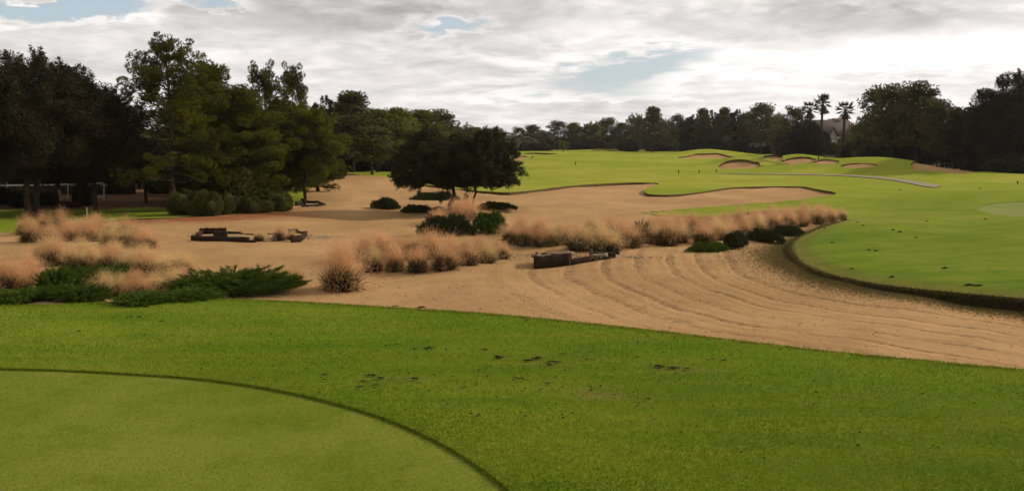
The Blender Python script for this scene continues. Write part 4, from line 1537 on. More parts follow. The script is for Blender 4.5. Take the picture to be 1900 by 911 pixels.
# --- palms -----------------------------------------------------------------
def make_palm(seed, H=10.0):
    rng = np.random.default_rng(seed)
    T, C, S = Acc(), Acc(), Acc()
    zs = np.linspace(-0.2, H - 1.0, 12)
    V, Fc = tube(np.c_[0.15 * np.sin(zs * 0.3), 0 * zs, zs], np.linspace(0.26, 0.17, 12), 9)
    T.add(V, Fc)
    c0 = np.array([0.15 * math.sin((H - 1) * 0.3), 0, H - 1.1])

    def frond(A, el, az, L, fan, n, w, v, droop):
        d = np.array([math.cos(az) * math.cos(el), math.sin(az) * math.cos(el), math.sin(el)])
        p = c0 + d * L
        V, Fc = tube(curve_pts(c0, p, n=3), 0.025, 4)
        A.add(V, Fc, np.full(len(V), v))
        s = unit(np.cross(d, [0, 0, 1.0]))
        u_ = np.cross(s, d)
        a = np.linspace(-1.35, 1.35, n)
        dd = np.cos(a)[:, None] * d + np.sin(a)[:, None] * s + 0.25 * u_ * np.cos(a)[:, None]
        dd[:, 2] -= droop * np.abs(np.sin(a))
        dd = unit(dd)
        A.add(*spikes(np.repeat(p[None], n, 0), dd, fan * (0.75 + 0.25 * np.cos(a)), w, rng, np.full(n, v)))
        A.add(*spikes(np.repeat(p[None], n, 0), dd, fan * 0.6, w * 1.6, rng, np.full(n, v)))
    for i in range(34):
        frond(C, rng.uniform(-0.55, 1.35), rng.uniform(0, 6.28), rng.uniform(0.7, 1.1), 0.85, 16, 0.10, rng.random(), 0.25)
    for i in range(40):
        az = rng.uniform(0, 6.28)
        el = rng.uniform(-1.45, -0.9)
        frond(S, el, az, rng.uniform(0.5, 1.6), 0.6, 10, 0.10, rng.random(), 0.6)
    return T.mesh('trunk', M['bark'], True), C.mesh('crown', M['palm']), S.mesh('dead_fronds', M['palm_dead'])


palm = make_palm(81)
for px, D, top, rz, lab in (
    (1499, 150, 190, 0.3, 'left fan palm of the pair, the lower one'),
    (1523, 146, 175, 1.9, 'tallest fan palm, right one of the pair'),
    (1565, 136, 190, 3.1, 'single fan palm right of the brown roof')):
    x, y, z = at_depth(px, D)
    s = (z_at(top, D) - z) / 10.2
    plant('palm_tree', (('trunk', palm[0]), ('crown', palm[1]), ('dead_fronds', palm[2])), (x, y, z), lab, 'palm tree', 'fan palms beside the house', rz, (0.98, 0.98, s))

# ------------------------------------------------------------------ pink muhly tufts
def make_muhly(seed, key='plume', wind=0.15, n_pl=6000, leafv=0.3, ll=(0.26, 0.55), sd=36, t0=0.52):
    rng = np.random.default_rng(seed)
    # basal leaves: arching outwards
    B = Acc()
    n = 2000
    az = rng.uniform(0, 2 * np.pi, n)
    el = R(90) - np.abs(rng.normal(0, R(38), n))
    el = np.clip(el, R(4), R(90))
    d = np.c_[np.cos(az) * np.cos(el), np.sin(az) * np.cos(el), np.sin(el)]
    base = np.c_[rng.normal(0, 0.09, (n, 2)), np.full(n, -0.02)]
    L = rng.uniform(ll[0], ll[1], n)
    v = np.clip(rng.normal(leafv, 0.25, n), 0, 1)
    mid = base + d * (L * 0.6)[:, None]
    d2 = d.copy()
    d2[:, 2] -= 0.45
    d2 = unit(d2)
    side = unit(np.cross(d, unit(rng.normal(size=(n, 3)))))
    w = 0.011
    V = np.stack([base - side * w, base + side * w, mid + side * w * 0.8, mid - side * w * 0.8, mid + d2 * (L * 0.5)[:, None]], 1).reshape(-1, 3)
    i5 = np.arange(n)[:, None] * 5
    Fc = np.concatenate([i5 + [0, 1, 2], i5 + [0, 2, 3], i5 + [3, 2, 4]])
    B.add(V, Fc, np.repeat(v, 5))
    # plumes: clouds of fine spikelets on stems that fan out
    P = Acc()
    ns = 190
    az = rng.uniform(0, 2 * np.pi, ns)
    el = R(90) - np.abs(rng.normal(0, R(sd), ns))
    el = np.clip(el, R(18 if sd < 40 else 8), R(90))
    d = np.c_[np.cos(az) * np.cos(el) + wind, np.sin(az) * np.cos(el), np.sin(el)]
    d = unit(d)
    SL = rng.uniform(0.62, 0.98, ns) * (0.82 + 0.18 * np.sin(el))
    sb = np.c_[rng.normal(0, 0.08, (ns, 2)), np.zeros(ns)]
    P.add(*spikes(sb, d, SL, 0.004, rng, np.full(ns, 0.2)))
    k = n_pl // ns
    t = rng.uniform(t0, 1.06, (ns, k))
    t = np.where(rng.random((ns, k)) < 0.12, t * 0.85, t)
    p = sb[:, None] + d[:, None] * (t * SL[:, None])[..., None]
    spread = 0.065 * np.clip(1.5 - np.abs(t - 0.75) * 1.6, 0.2, 1.4)
    p = p + rng.normal(0, 1, (ns, k, 3)) * spread[..., None]
    p[:, :, 2] -= 0.05 * t ** 4
    dd = unit(np.repeat(d[:, None], k, 1) + rng.normal(0, 0.42, (ns, k, 3)))
    v = np.clip(np.repeat(rng.random(ns)[:, None], k, 1) * 0.8 + rng.random((ns, k)) * 0.3, 0, 1)
    P.add(*spikes(p.reshape(-1, 3), dd.reshape(-1, 3), rng.uniform(0.05, 0.13, ns * k), 0.0042, rng, v.ravel()))
    return B.mesh('leaf_base', M['muhly_blade']), P.mesh('plume', M[key])


muh = [make_muhly(91), make_muhly(92, 'plume_tan', 0.2), make_muhly(93, 'plume', 0.1, 4300, 0.15), make_muhly(94, 'plume_tan', 0.15, 4200, 0.45), make_muhly(95, 'plume', 0.05, 9500, 0.05, (0.26, 0.50), 44, 0.50)]
ORD = ['first', 'second', 'third', 'fourth', 'fifth', 'sixth', 'seventh', 'eighth', 'ninth', 'tenth', 'eleventh', 'twelfth', 'thirteenth', 'fourteenth', 'fifteenth']


def muhly_row(pts, rowname, group, scale=1.0, kinds=(0, 1, 2, 3, 4)):
    pts = sorted(pts)
    for i, p in enumerate(pts):
        px, py = p[0], p[1]
        s = (p[2] if len(p) > 2 else 1.0) * scale * rng.uniform(0.84, 1.04)
        kk = kinds[int(rng.integers(len(kinds)))]
        x, y, z = at(px, py)
        tone = ('rosy', 'straw-coloured', 'rosy', 'straw-coloured', 'dusty pink')[kk]
        pos = 'leftmost' if i == 0 else ('rightmost' if i == len(pts) - 1 else ORD[i] + ' from left')
        if len(pts) == 1:
            lab = '%s feathery grass tuft %s' % (tone, rowname)
        else:
            lab = '%s feathery grass tuft, %s %s' % (tone, pos, rowname)
        sx = s * rng.uniform(0.85, 1.15)
        mo = plant('muhly_grass', (('leaf_base', muh[kk][0]), ('plume', muh[kk][1])), (x, y, z), lab, 'ornamental grass', group,
              rng.uniform(-0.9, 0.9), (sx, sx * rng.uniform(0.9, 1.1), s * rng.uniform(0.85, 1.1)))
        mo['kind'] = 'thing'


MG = 'feathery pink grass tufts planted on the sand'
muhly_row([(58, 450), (92, 452), (125, 447), (205, 455, .9), (237, 459), (268, 460, .85)], 'in front row of upper left bed', MG, 0.92)
muhly_row([(48, 436), (80, 430), (112, 432), (145, 436), (176, 434), (206, 440), (236, 441), (166, 448)], 'in back row of upper left bed', MG, 0.90)
muhly_row([(75, 494), (104, 492), (135, 497), (168, 500), (204, 504), (238, 508), (272, 512), (300, 514, .9), (335, 508, .8)], 'in lower left bed row', MG, 0.86, (1, 0, 3, 4))
muhly_row([(90, 478), (150, 480), (210, 486), (255, 496)], 'behind the lower left bed row', MG, 0.8, (1, 3))
muhly_row([(-34, 540), (2, 542, 1.1), (28, 541), (55, 528, .8)], 'at left edge beside the green shrubs', MG, 0.98, (0, 4))
muhly_row([(192, 548, .8), (222, 551, .8), (252, 552, .85), (286, 548, .85), (318, 540, .8), (340, 530, .7)], 'among junipers by the tee rim', MG, 0.85, (1, 3, 4))
muhly_row([(520, 532, .75), (548, 530, .6)], 'behind the right tip of the big juniper', MG, 0.9, (0, 1))
muhly_row([(632, 538, 1.42)], 'standing alone, large and round with a dark base', MG, 1.0, (4,))
muhly_row([(692, 503), (732, 502), (775, 504, 1.05), (825, 500, 1.05), (868, 492, 1.1), (900, 488, .95), (930, 480, .9)], 'in front row of middle bed', MG, 0.84)
muhly_row([(676, 484), (706, 480), (738, 482), (768, 478), (800, 480), (832, 476), (862, 474), (888, 476)], 'in back row of middle bed', MG, 0.92, (0, 1, 3, 4))
muhly_row([(848, 412, 1.25), (868, 408, 1.1), (812, 418, .95)], 'behind the pair of junipers by the oak', MG, 1.05, (0, 4))
muhly_row([(950, 452, .95), (976, 455, 1.0), (1004, 456), (1022, 454, .9), (1052, 452, .8), (1074, 464), (1108, 464, 1.1), (1130, 465, .9), (1165, 459), (1212, 452), (1236, 455, 1.1), (1262, 450, .9)], 'in front row of right bed', MG, 1.0)
muhly_row([(965, 436, .8), (1000, 436, .8), (1036, 440, .8), (1066, 442, .8), (1096, 440, .95), (1128, 438, .9), (1150, 442), (1180, 436), (1206, 436), (1230, 438), (1256, 432), (1285, 432)], 'in back row of right bed', MG, 0.95, (0, 1, 2, 4))
muhly_row([(1306, 452, 1.1), (1328, 446), (1352, 440), (1378, 436), (1404, 431), (1432, 428), (1460, 424), (1488, 420), (1514, 415), (1540, 411), (1560, 408, .8)], 'along the strip beside the mound', MG, 0.9, (0, 2, 4, 1))
muhly_row([(1318, 430), (1345, 426), (1372, 422), (1400, 418), (1430, 414), (1460, 411), (1490, 408), (1520, 405)], 'at back of the strip by the mound', MG, 0.88, (0, 4, 2))
muhly_row([(480, 447, .62), (518, 447, .72), (540, 445, .62)], 'growing in the large timber edging', MG, 0.85, (0, 1))

# ------------------------------------------------------------------ junipers
def make_juniper(seed, key, nb=260, k=46, up=0.28):
    """spreading plant, radius about 1, height about 0.6"""
    rng = np.random.default_rng(seed)
    C, T = Acc(), Acc()
    for i in range(nb):
        az = rng.uniform(0, 2 * np.pi)
        r0 = rng.random() ** 0.6 * 0.62
        h0 = 0.40 * (1 - (r0 / 0.8) ** 2) * rng.uniform(0.3, 1)
        b_ = np.array([r0 * math.cos(az), r0 * math.sin(az), h0])
        a2 = az + rng.normal(0, 0.55)
        e = abs(rng.normal(up, 0.22))
        d = np.array([math.cos(a2) * math.cos(e), math.sin(a2) * math.cos(e), math.sin(e)])
        L = rng.uniform(0.22, 0.46)
        V, Fc = tube(curve_pts(b_ - d * 0.1, b_ + d * L, n=3), np.linspace(0.010, 0.003, 3), 3)
        T.add(V, Fc)
        t = rng.random(k * 2)
        p = b_ + d * (t * L)[:, None] + rng.normal(0, 0.030, (k * 2, 3)) * (1.25 - t)[:, None]
        dd = unit(d * 0.9 + rng.normal(0, 0.45, (k * 2, 3)))
        v = np.clip(0.25 + 0.5 * rng.random() * np.ones(k * 2) + rng.normal(0, 0.15, k * 2), 0, 1)
        C.add(*spikes(p, dd, rng.uniform(0.04, 0.085, k * 2), 0.013, rng, v))
    # shaded inner twigs
    for i in range(60):
        az = rng.uniform(0, 2 * np.pi)
        r0 = rng.random() ** 0.5 * 0.8
        V, Fc = tube(curve_pts((0, 0, 0.02), (r0 * math.cos(az), r0 * math.sin(az), 0.28 * (1 - r0)), n=4), np.linspace(0.02, 0.006, 4), 3)
        T.add(V, Fc)
    return T.mesh('stem', M['bark']), C.mesh('foliage', M[key])


jg, jg2, jd = make_juniper(101, 'juniper', 300, 52), make_juniper(102, 'juniper', 260, 46, 0.4), make_juniper(103, 'juniper_dark', 260, 46, 0.3)


def make_mound_juniper(seed, key):
    """low dense cushion, radius 1, height about 0.55"""
    rng = np.random.default_rng(seed)
    C, T = Acc(), Acc()
    ph = rng.uniform(0, 6.28, 4)
    for i in range(620):
        az = rng.uniform(0, 2 * np.pi)
        edge = 0.86 + 0.10 * math.sin(3 * az + ph[0]) + 0.07 * math.sin(7 * az + ph[1])
        r0 = rng.random() ** 0.5 * edge
        h0 = 0.50 * math.sqrt(max(0.0, 1 - (r0 / edge) ** 2)) * (0.86 + 0.14 * math.sin(5 * r0 + 2 * az + ph[2])) * rng.uniform(0.7, 1.0)
        b_ = np.array([r0 * math.cos(az), r0 * math.sin(az), h0])
        e = 0.12 + 0.5 * (1 - r0) + rng.normal(0, 0.2)
        a2 = az + rng.normal(0, 0.6)
        d = np.array([math.cos(a2) * math.cos(e), math.sin(a2) * math.cos(e), math.sin(e)])
        L = rng.uniform(0.10, 0.24)
        n = 60
        t = rng.random(n)
        p = b_ + d * (t * L)[:, None] + rng.normal(0, 0.026, (n, 3)) * (1.3 - t)[:, None]
        v = np.clip(rng.random() * 0.7 + rng.normal(0.1, 0.15, n), 0, 1)
        C.add(*spikes(p, unit(d * 0.8 + rng.normal(0, 0.5, (n, 3))), rng.uniform(0.035, 0.07, n), 0.014, rng, v))
        if i % 6 == 0:
            V, Fc = tube(curve_pts((b_[0] * 0.2, b_[1] * 0.2, -0.03), b_ + d * L * 0.7, n=4), np.linspace(0.02, 0.004, 4), 3)
            T.add(V, Fc)
    return T.mesh('stem', M['bark']), C.mesh('foliage', M[key])


jm, jmg = make_mound_juniper(105, 'juniper_dark'), make_mound_juniper(106, 'juniper')


def juniper(mm, px, py, wpx, hpx, label, rz=0.0, dy=0.6, D=None):
    x, y, z = at(px, py) if D is None else at_depth(px, D)
    w = wpx / F * y / 2 / 1.0
    y += w * dy * 0.5
    z = float(gz(np.array([x]), np.array([y]))[0])
    plant('juniper', (('stem', mm[0]), ('foliage', mm[1])), (x, y, z - 0.03), label, 'juniper', 'spreading junipers on the sand', rz, (w, max(w * dy, 0.4), hpx / F * y / 0.58))


juniper(jg, 425, 553, 285, 58, 'big bright green juniper spreading along the tee rim left of the large tuft', 0.2, 0.40)
juniper(jg, 500, 540, 130, 34, 'juniper forming the pointed right tip beside the large round tuft', 0.9, 0.5)
juniper(jg2, 345, 556, 130, 32, 'low juniper joining the left end of the big bright green one', 1.9, 0.5)
juniper(jg2, 262, 562, 140, 26, 'low green juniper at the tee rim below the straw-coloured tufts', 0.4, 0.5)
juniper(jg2, 130, 562, 190, 36, 'low dark green juniper hugging the left part of the tee rim', 2.8, 0.5)
juniper(jg, 20, 566, 190, 34, 'low green juniper at the left corner of the tee rim', 4.2, 0.5)
juniper(jg, 95, 545, 130, 56, 'bushy green juniper left of the straw-coloured tufts', 5.0, 0.6)
juniper(jg2, 160, 535, 130, 46, 'green juniper in the middle of the lower left bed', 0.6, 0.6)
juniper(jg, 318, 503, 62, 24, 'small green juniper at the right end of the lower left bed', 1.0, 0.6)
juniper(jg2, 215, 520, 110, 34, 'green juniper beneath the lower left bed row', 2.0, 0.6)
juniper(jm, 828, 438, 112, 42, 'dark dome-shaped juniper left of the pair by the oak', 0.0, 0.6)
juniper(jmg, 908, 434, 92, 44, 'brighter green juniper right of the pair by the oak', 1.0, 0.6)
juniper(jm, 715, 388, 84, 24, 'flat dark juniper alone on the open sand left of the oak', 2.0, 0.6)
juniper(jm, 772, 395, 66, 17, 'dark low shrub-like juniper at the foot of the oak trunk', 3.0, 0.6)
juniper(jm, 806, 372, 95, 18, 'dark juniper behind the oak trunk', 0.5, 0.6)
juniper(jm, 812, 395, 50, 13, 'small dark juniper right beside the oak trunk', 1.5, 0.6)
juniper(jm, 922, 388, 92, 14, 'thin dark juniper lying over the crest of the sand hummock', 2.5, 0.35)
juniper(jd, 1192, 452, 46, 44, 'upright dark green juniper between the pink tufts of the right bed', 0.5, 0.7)
juniper(jd, 1285, 442, 30, 26, 'small dark juniper near the right end of the right bed', 0.9, 0.7)
juniper(jmg, 1318, 467, 84, 20, 'green juniper at the left tip of the strip beside the mound', 0.2, 0.5)
juniper(jm, 1368, 459, 90, 34, 'dark green juniper in front of the pink tufts beside the mound', 1.2, 0.5)
juniper(jm, 1420, 450, 90, 28, 'dark juniper in the middle of the strip beside the mound', 2.2, 0.5)
juniper(jm, 1462, 438, 70, 22, 'dark juniper at the right end of the strip beside the mound', 3.2, 0.5)

# ------------------------------------------------------------------ box-built things
def boxes_mesh(name, boxes, mat, bevel=0.0, mats=None):
    """boxes: (cx,cy,cz, sx,sy,sz, rz, ry) full sizes"""
    V, Fq = [], []
    for i, b in enumerate(boxes):
        cx, cy, cz, sx, sy, sz = b[:6]
        rz = b[6] if len(b) > 6 else 0
        ry = b[7] if len(b) > 7 else 0
        q = np.array([[x, y, z] for x in (-.5, .5) for y in (-.5, .5) for z in (-.5, .5)]) * [sx, sy, sz]
        c, s = math.cos(ry), math.sin(ry)
        q = q @ np.array([[c, 0, s], [0, 1, 0], [-s, 0, c]]).T
        c, s = math.cos(rz), math.sin(rz)
        q = q @ np.array([[c, -s, 0], [s, c, 0], [0, 0, 1]]).T
        V.append(q + [cx, cy, cz])
        o = 8 * i
        for f in ((0, 1, 3, 2), (4, 6, 7, 5), (0, 4, 5, 1), (2, 3, 7, 6), (0, 2, 6, 4), (1, 5, 7, 3)):
            Fq.append([o + k for k in f])
    return mesh_np(name, np.concatenate(V), np.array(Fq), mat)


def plank_mesh(name, L, W, H, mat, seed=0):
    """one rough plank along x, ends and edges slightly uneven"""
    r = np.random.default_rng(seed)
    n = 9
    xs = np.linspace(-L / 2, L / 2, n)
    V = []
    for i, x in enumerate(xs):
        dz = r.normal(0, 0.010)
        for (y, z) in ((-1, -1), (-1, 0.85), (-0.8, 1), (0.8, 1), (1, 0.85), (1, -1)):
            V.append((x + r.normal(0, 0.008), y * W / 2 + r.normal(0, 0.003), z * H / 2 + (dz if z > 0 else 0)))
    Fc = []
    for i in range(n - 1):
        for k in range(6):
            k2 = (k + 1) % 6
            Fc += [(i * 6 + k, i * 6 + k2, (i + 1) * 6 + k2), (i * 6 + k, (i + 1) * 6 + k2, (i + 1) * 6 + k)]
    for k in range(1, 5):
        Fc.append((0, k + 1, k))
        Fc.append(((n - 1) * 6, (n - 1) * 6 + k, (n - 1) * 6 + k + 1))
    return mesh_np(name, V, Fc, mat)


def timber_ring(label, segs, group='timber edgings sunk in the sand'):
    """segs: (px1,py1,px2,py2,height,kind) read at the foot of each plank"""
    a = at(segs[0][0], segs[0][1])
    root = empty('timber_edging', a)
    tag(root, label, 'timber edging', group)
    for i, s in enumerate(segs):
        p, q = Vector(at(s[0], s[1])), Vector(at(s[2], s[3]))
        d = q - p
        L = math.hypot(d.x, d.y) + 0.02
        h = s[4]
        me = plank_mesh('plank', L, s[5] if len(s) > 5 else 0.09, h, M[s[6]] if len(s) > 6 else M['timber'], i)
        o = link('plank', me, root)
        o.rotation_euler = (0, -math.asin(max(-0.5, min(0.5, d.z / max(d.length, .01)))), math.atan2(d.y, d.x))
        m_ = (p + q) / 2
        o.location = (m_.x - a[0], m_.y - a[1], m_.z - a[2] + h / 2 - 0.07 + (s[7] if len(s) > 7 else 0))
    return root


r1 = timber_ring('large low ring of dark weathered planks with grass tufts growing inside, left on the sand', [
    (356, 446, 462, 450, 0.24), (366, 440, 380, 430, 0.2), (372, 434, 420, 433, 0.28), (398, 441, 421, 442, 0.30), (420, 434, 446, 434, 0.16),
    (446, 434, 472, 436, 0.10), (498, 435, 512, 434, 0.10), (536, 433, 552, 433, 0.24), (552, 433, 568, 434, 0.16), (541, 450, 556, 449, 0.30), (557, 448, 568, 438, 0.26), (462, 450, 475, 450, 0.16)])
r2 = timber_ring('small timber edging beside the thin trunk of the young round tree', [
    (549, 382, 560, 381, 0.30), (560, 377, 566, 380, 0.34), (565, 377, 592, 377, 0.2), (560, 384, 592, 383, 0.18), (592, 378, 602, 381, 0.18), (592, 383, 603, 381, 0.16)])
r3 = timber_ring('dark timber box corner with split logs on top, in front of the right pink bed', [
    (993, 499, 1058, 492, 0.42), (993, 499, 996, 489, 0.40), (1058, 492, 1098, 485, 0.24), (1098, 485, 1140, 478, 0.16), (1096, 482, 1097, 474, 0.28), (1098, 474, 1148, 472, 0.16), (996, 488, 1060, 481, 0.24)])


def log_mesh(name, L, r, seed, mat):
    g_ = np.random.default_rng(seed)
    V, Fc = tube(np.c_[np.linspace(-L / 2, L / 2, 6), g_.normal(0, 0.01, 6), g_.normal(0, 0.01, 6)], r * g_.uniform(0.8, 1.1, 6), 7)
    n = len(V)
    c = len(V)
    V = np.vstack([V, [[-L / 2, 0, 0], [L / 2, 0, 0]]])
    caps = [(c, (k + 1) % 7, k) for k in range(7)] + [(c + 1, n - 7 + k, n - 7 + (k + 1) % 7) for k in range(7)]
    return mesh_np(name, V, np.vstack([Fc, caps]), mat)


for i, (px, py, L, ang, key, where) in enumerate((
    (1004, 489, 0.55, 0.2, 'timber_top', 'at the left corner of the dark timber box'), (1020, 487, 0.5, -0.3, 'timber', 'second on the dark timber box'), (1036, 486, 0.6, 0.1, 'timber_top', 'in the middle of the dark timber box'),
    (1052, 485, 0.45, 0.5, 'timber_top', 'at the right end of the dark timber box'), (1112, 477, 0.5, 0.1, 'timber_top', 'in the low right part of the timber edging'), (1130, 475, 0.4, -0.2, 'timber', 'at the right tip of the timber edging'))):
    x, y, z = at(px, py + 6)
    o = link('log', log_mesh('log', L, 0.055, i, M[key]))
    o.location = (x, y + 0.1, z + (0.30 if px < 1060 else 0.13))
    o.rotation_euler = (0, 0, ang)
    tag(o, '%s split log %s' % ('pale' if key == 'timber_top' else 'dark', where), 'log', 'split logs on the timber edging')

# pebbles of the drain inside / beside the timber rings: uncountable small stones
g_ = np.random.default_rng(7)
A = Acc()
ico = np.array([[0, 0, 1], [1, 0, 0], [0, 1, 0], [-1, 0, 0], [0, -1, 0], [0, 0, -1]], float)
icf = np.array([[0, 1, 2], [0, 2, 3], [0, 3, 4], [0, 4, 1], [5, 2, 1], [5, 3, 2], [5, 4, 3], [5, 1, 4]])
for (px, py, sx, sy, n) in ((440, 441, 0.9, 0.5, 700), (560, 440, 0.25, 0.4, 60), (590, 441, 0.45, 0.35, 260), (1035, 487, 0.5, 0.25, 160), (1160, 477, 0.5, 0.2, 120), (580, 380, 0.5, 0.5, 200)):
    x0, y0, z0 = at(px, py)
    for _ in range(n):
        x, y = x0 + g_.normal(0, sx), y0 + g_.normal(0, sy)
        s = g_.uniform(0.012, 0.035)
        A.add((ico + g_.normal(0, 0.15, ico.shape)) * [s * 1.3, s, s * 0.7] + [x, y, float(z0) + 0.005 + (0 if py < 480 or px > 1060 else 0.2)], icf)
tag(link('gravel', A.mesh('gravel', M['stone'])), 'pale gravel scattered in and beside the timber edgings', 'gravel', None, 'stuff')

# ------------------------------------------------------------------ white framed screen enclosure and lawn things on the left
def frame_rail(mb, p, q, w=0.06):
    p, q = np.array(p, float), np.array(q, float)
    V, Fc = tube(np.array([p, (p + q) / 2, q]), w * 0.7, 4)
    mb.add(V, Fc)


def enclosure():
    D = 52.0
    x0, y0, z0 = at_depth(150, D)
    root = empty('screen_enclosure', (x0, y0, z0))
    tag(root, 'white framed screen enclosure half hidden behind the dark left trees', 'screen enclosure')

    def P3(px, py, dy=0.0):
        yy = D + dy
        z = z_at(py, yy)
        return (x_at(px, yy, z) - x0, yy - y0, z - z0)
    posts = [(12, 345, 392), (64, 345, 388), (108, 342, 388), (126, 343, 386), (178, 340, 387), (193, 341, 388)]
    for px, a, b in posts:
        mb = Acc()
        frame_rail(mb, P3(px, a), P3(px, b + 3), 0.07)
        link('post', mb.mesh('post', M['white_metal']), root)
    for (xa, ya, xb, yb) in ((-30, 345, 64, 344), (64, 344, 108, 343), (108, 343, 135, 342), (135, 342, 193, 340), (-30, 381, 64, 377), (64, 377, 108, 374), (108, 373, 135, 371), (135, 370, 193, 365), (-30, 400, 64, 397), (170, 387, 194, 386)):
        mb = Acc()
        frame_rail(mb, P3(xa, ya), P3(xb, yb), 0.055)
        link('rail', mb.mesh('rail', M['white_metal']), root)
    bx = P3(-60, 392, 5.0)
    bq = P3(250, 392, 5.0)
    wdt = bq[0] - bx[0]
    link('wall', boxes_mesh('wall', [((bx[0] + bq[0]) / 2, 5.2, 1.5, wdt, 0.2, 3.0)], M['screen']), root)
    link('roof', boxes_mesh('roof', [((bx[0] + bq[0]) / 2, 5.2 + 1.5, 3.15, wdt + 0.8, 4.0, 0.2)], M['roof']), root)
    for i, fx in enumerate((0.12, 0.3, 0.5, 0.68, 0.86)):
        f = link('window', boxes_mesh('window', [(bx[0] + wdt * fx, 5.07, 1.5, 1.3, 0.06, 1.9)], M['stucco']), root)
        link('pane', boxes_mesh('pane', [(bx[0] + wdt * fx, 5.03, 1.5, 1.1, 0.04, 1.7)], M['glass']), f)


enclosure()

D = 60.0
xa, ya, za = at_depth(228, D)
root = empty('lawn_fence', (xa, ya, za))
tag(root, 'low thin pale rail fence on the lawn right of the screen enclosure', 'fence')
for k in range(4):
    mb = Acc()
    frame_rail(mb, (-0.9 + 0.75 * k, 0, 0), (-0.9 + 0.75 * k, 0, z_at(352, D) - za), 0.03)
    link('post', mb.mesh('post', M['trimw']), root)
for pyr in (355, 371):
    mb = Acc()
    zz = z_at(pyr, D) - za
    frame_rail(mb, (-0.95, 0, zz), (1.45, 0, zz), 0.025)
    link('rail', mb.mesh('rail', M['trimw']), root)
# small stakes by the lawn
x, y, z = at(162, 408)
mb = Acc()
frame_rail(mb, (0, 0, -0.05), (0, 0, 0.55), 0.04)
me = mb.mesh('wooden_stake', M['stucco'])
o = link('wooden_stake', me)
o.location = (x, y, z)
tag(o, 'short pale stake behind the upper left pink bed', 'stake')
thin = make_broad(111, 4.2, 0.9, 2.9, 1.2, 26, 0.4, 420, 0.12, 0.05, tr=0.06, matkey='dark_leaf')
tree_at('young_tree', thin, 271, 49, 250, 74, 4.2, 0.95, 'thin young dark tree standing on the small lawn patch', None)
tree_at('young_tree', thin, 1591, 121, 262, 40, 4.2, 0.95, 'thin young tree on the bunker mounds in front of the house', None)
tree_at('young_tree', thin, 1518, 128, 246, 30, 4.2, 0.95, 'slim young tree rising behind the crest of the twin-crested bunker', None)

# ------------------------------------------------------------------ houses behind the right tree line
def gable_roof(name, x0, x1, y0, y1, z0, h, over, mat):
    xa_, xb_, ya_, yb_ = x0 - over, x1 + over, y0 - over, y1 + over
    ym = (y0 + y1) / 2
    t = 0.18
    V = [(xa_, ya_, z0), (xb_, ya_, z0), (xb_, yb_, z0), (xa_, yb_, z0), (xa_ + 1.2, ym, z0 + h), (xb_ - 1.2, ym, z0 + h),
         (xa_, ya_, z0 - t), (xb_, ya_, z0 - t), (xb_, yb_, z0 - t), (xa_, yb_, z0 - t)]
    Fc = [(0, 1, 5), (0, 5, 4), (1, 2, 5), (2, 3, 4), (2, 4, 5), (3, 0, 4), (6, 8, 7), (6, 9, 8), (0, 6, 7), (0, 7, 1), (1, 7, 8), (1, 8, 2), (2, 8, 9), (2, 9, 3), (3, 9, 6), (3, 6, 0)]
    return mesh_np(name, V, Fc, mat)


def house(px, D, w, d, hwall, hroof, label, gable=True):
    x, y, z = at_depth(px, D)
    root = empty('house', (x, y, z))
    tag(root, label, 'house')
    link('wall', boxes_mesh('wall', [(0, d / 2, hwall / 2 - 0.2, w, d, hwall + 0.4)], M['stucco']), root)
    rf = link('roof', gable_roof('roof', -w / 2, w / 2, 0, d, hwall + 0.2, hroof, 0.5, M['roof']), root)
    link('chimney', boxes_mesh('chimney', [(w * 0.28, d * 0.5, hwall + hroof * 0.75, 0.8, 0.8, hroof * 0.9)], M['stucco']), rf)
    if gable:
        gx, gw = -w * 0.08, w * 0.19
        V = [(gx - gw / 2, -1.0, 0), (gx + gw / 2, -1.0, 0), (gx + gw / 2, -1.0, hwall), (gx, -1.0, hwall + gw * 0.75), (gx - gw / 2, -1.0, hwall),
             (gx - gw / 2, 1.0, 0), (gx + gw / 2, 1.0, 0), (gx + gw / 2, 1.0, hwall), (gx, 1.0, hwall + gw * 0.75), (gx - gw / 2, 1.0, hwall)]
        Fc = [(0, 1, 2), (0, 2, 4), (4, 2, 3), (0, 4, 9), (0, 9, 5), (1, 6, 7), (1, 7, 2), (2, 7, 8), (2, 8, 3), (3, 8, 9), (3, 9, 4)]
        link('gable', mesh_np('gable', V, Fc, M['gable']), root)
        sl = math.hypot(gw / 2, gw * 0.75)
        an = math.atan2(gw * 0.75, gw / 2)
        link('gable_trim', boxes_mesh('gable_trim', [(gx - gw / 4 - 0.08, -0.15, hwall + gw * 0.375 + 0.1, sl + 0.5, 2.2, 0.22, 0, -an), (gx + gw / 4 + 0.08, -0.15, hwall + gw * 0.375 + 0.12, sl + 0.5, 2.2, 0.22, 0, an)], M['roof']), root)
        f = link('window', boxes_mesh('window', [(gx, -1.04, hwall * 0.55, 1.5, 0.1, 1.6)], M['trimw']), root)
        link('pane', boxes_mesh('pane', [(gx, -1.08, hwall * 0.55, 1.2, 0.06, 1.3)], M['glass']), f)
    for fx in (-0.38, 0.22, 0.40):
        f = link('window', boxes_mesh('window', [(w * fx, -0.04, hwall * 0.5, 1.3, 0.1, 1.5)], M['trimw']), root)
        link('pane', boxes_mesh('pane', [(w * fx, -0.08, hwall * 0.5, 1.05, 0.06, 1.25)], M['glass']), f)
    return root


house(1548, 168, 9.5, 9, 3.9, 2.9, 'beige house with brown roof and pointed front gable between the palms')
house(1425, 205, 9, 8, 2.6, 1.6, 'small beige house low between the broad rounded pine and the tufted pine', False)
house(1335, 222, 12, 8, 2.4, 1.4, 'pale low house barely visible under the dark group behind the bunkers', False)

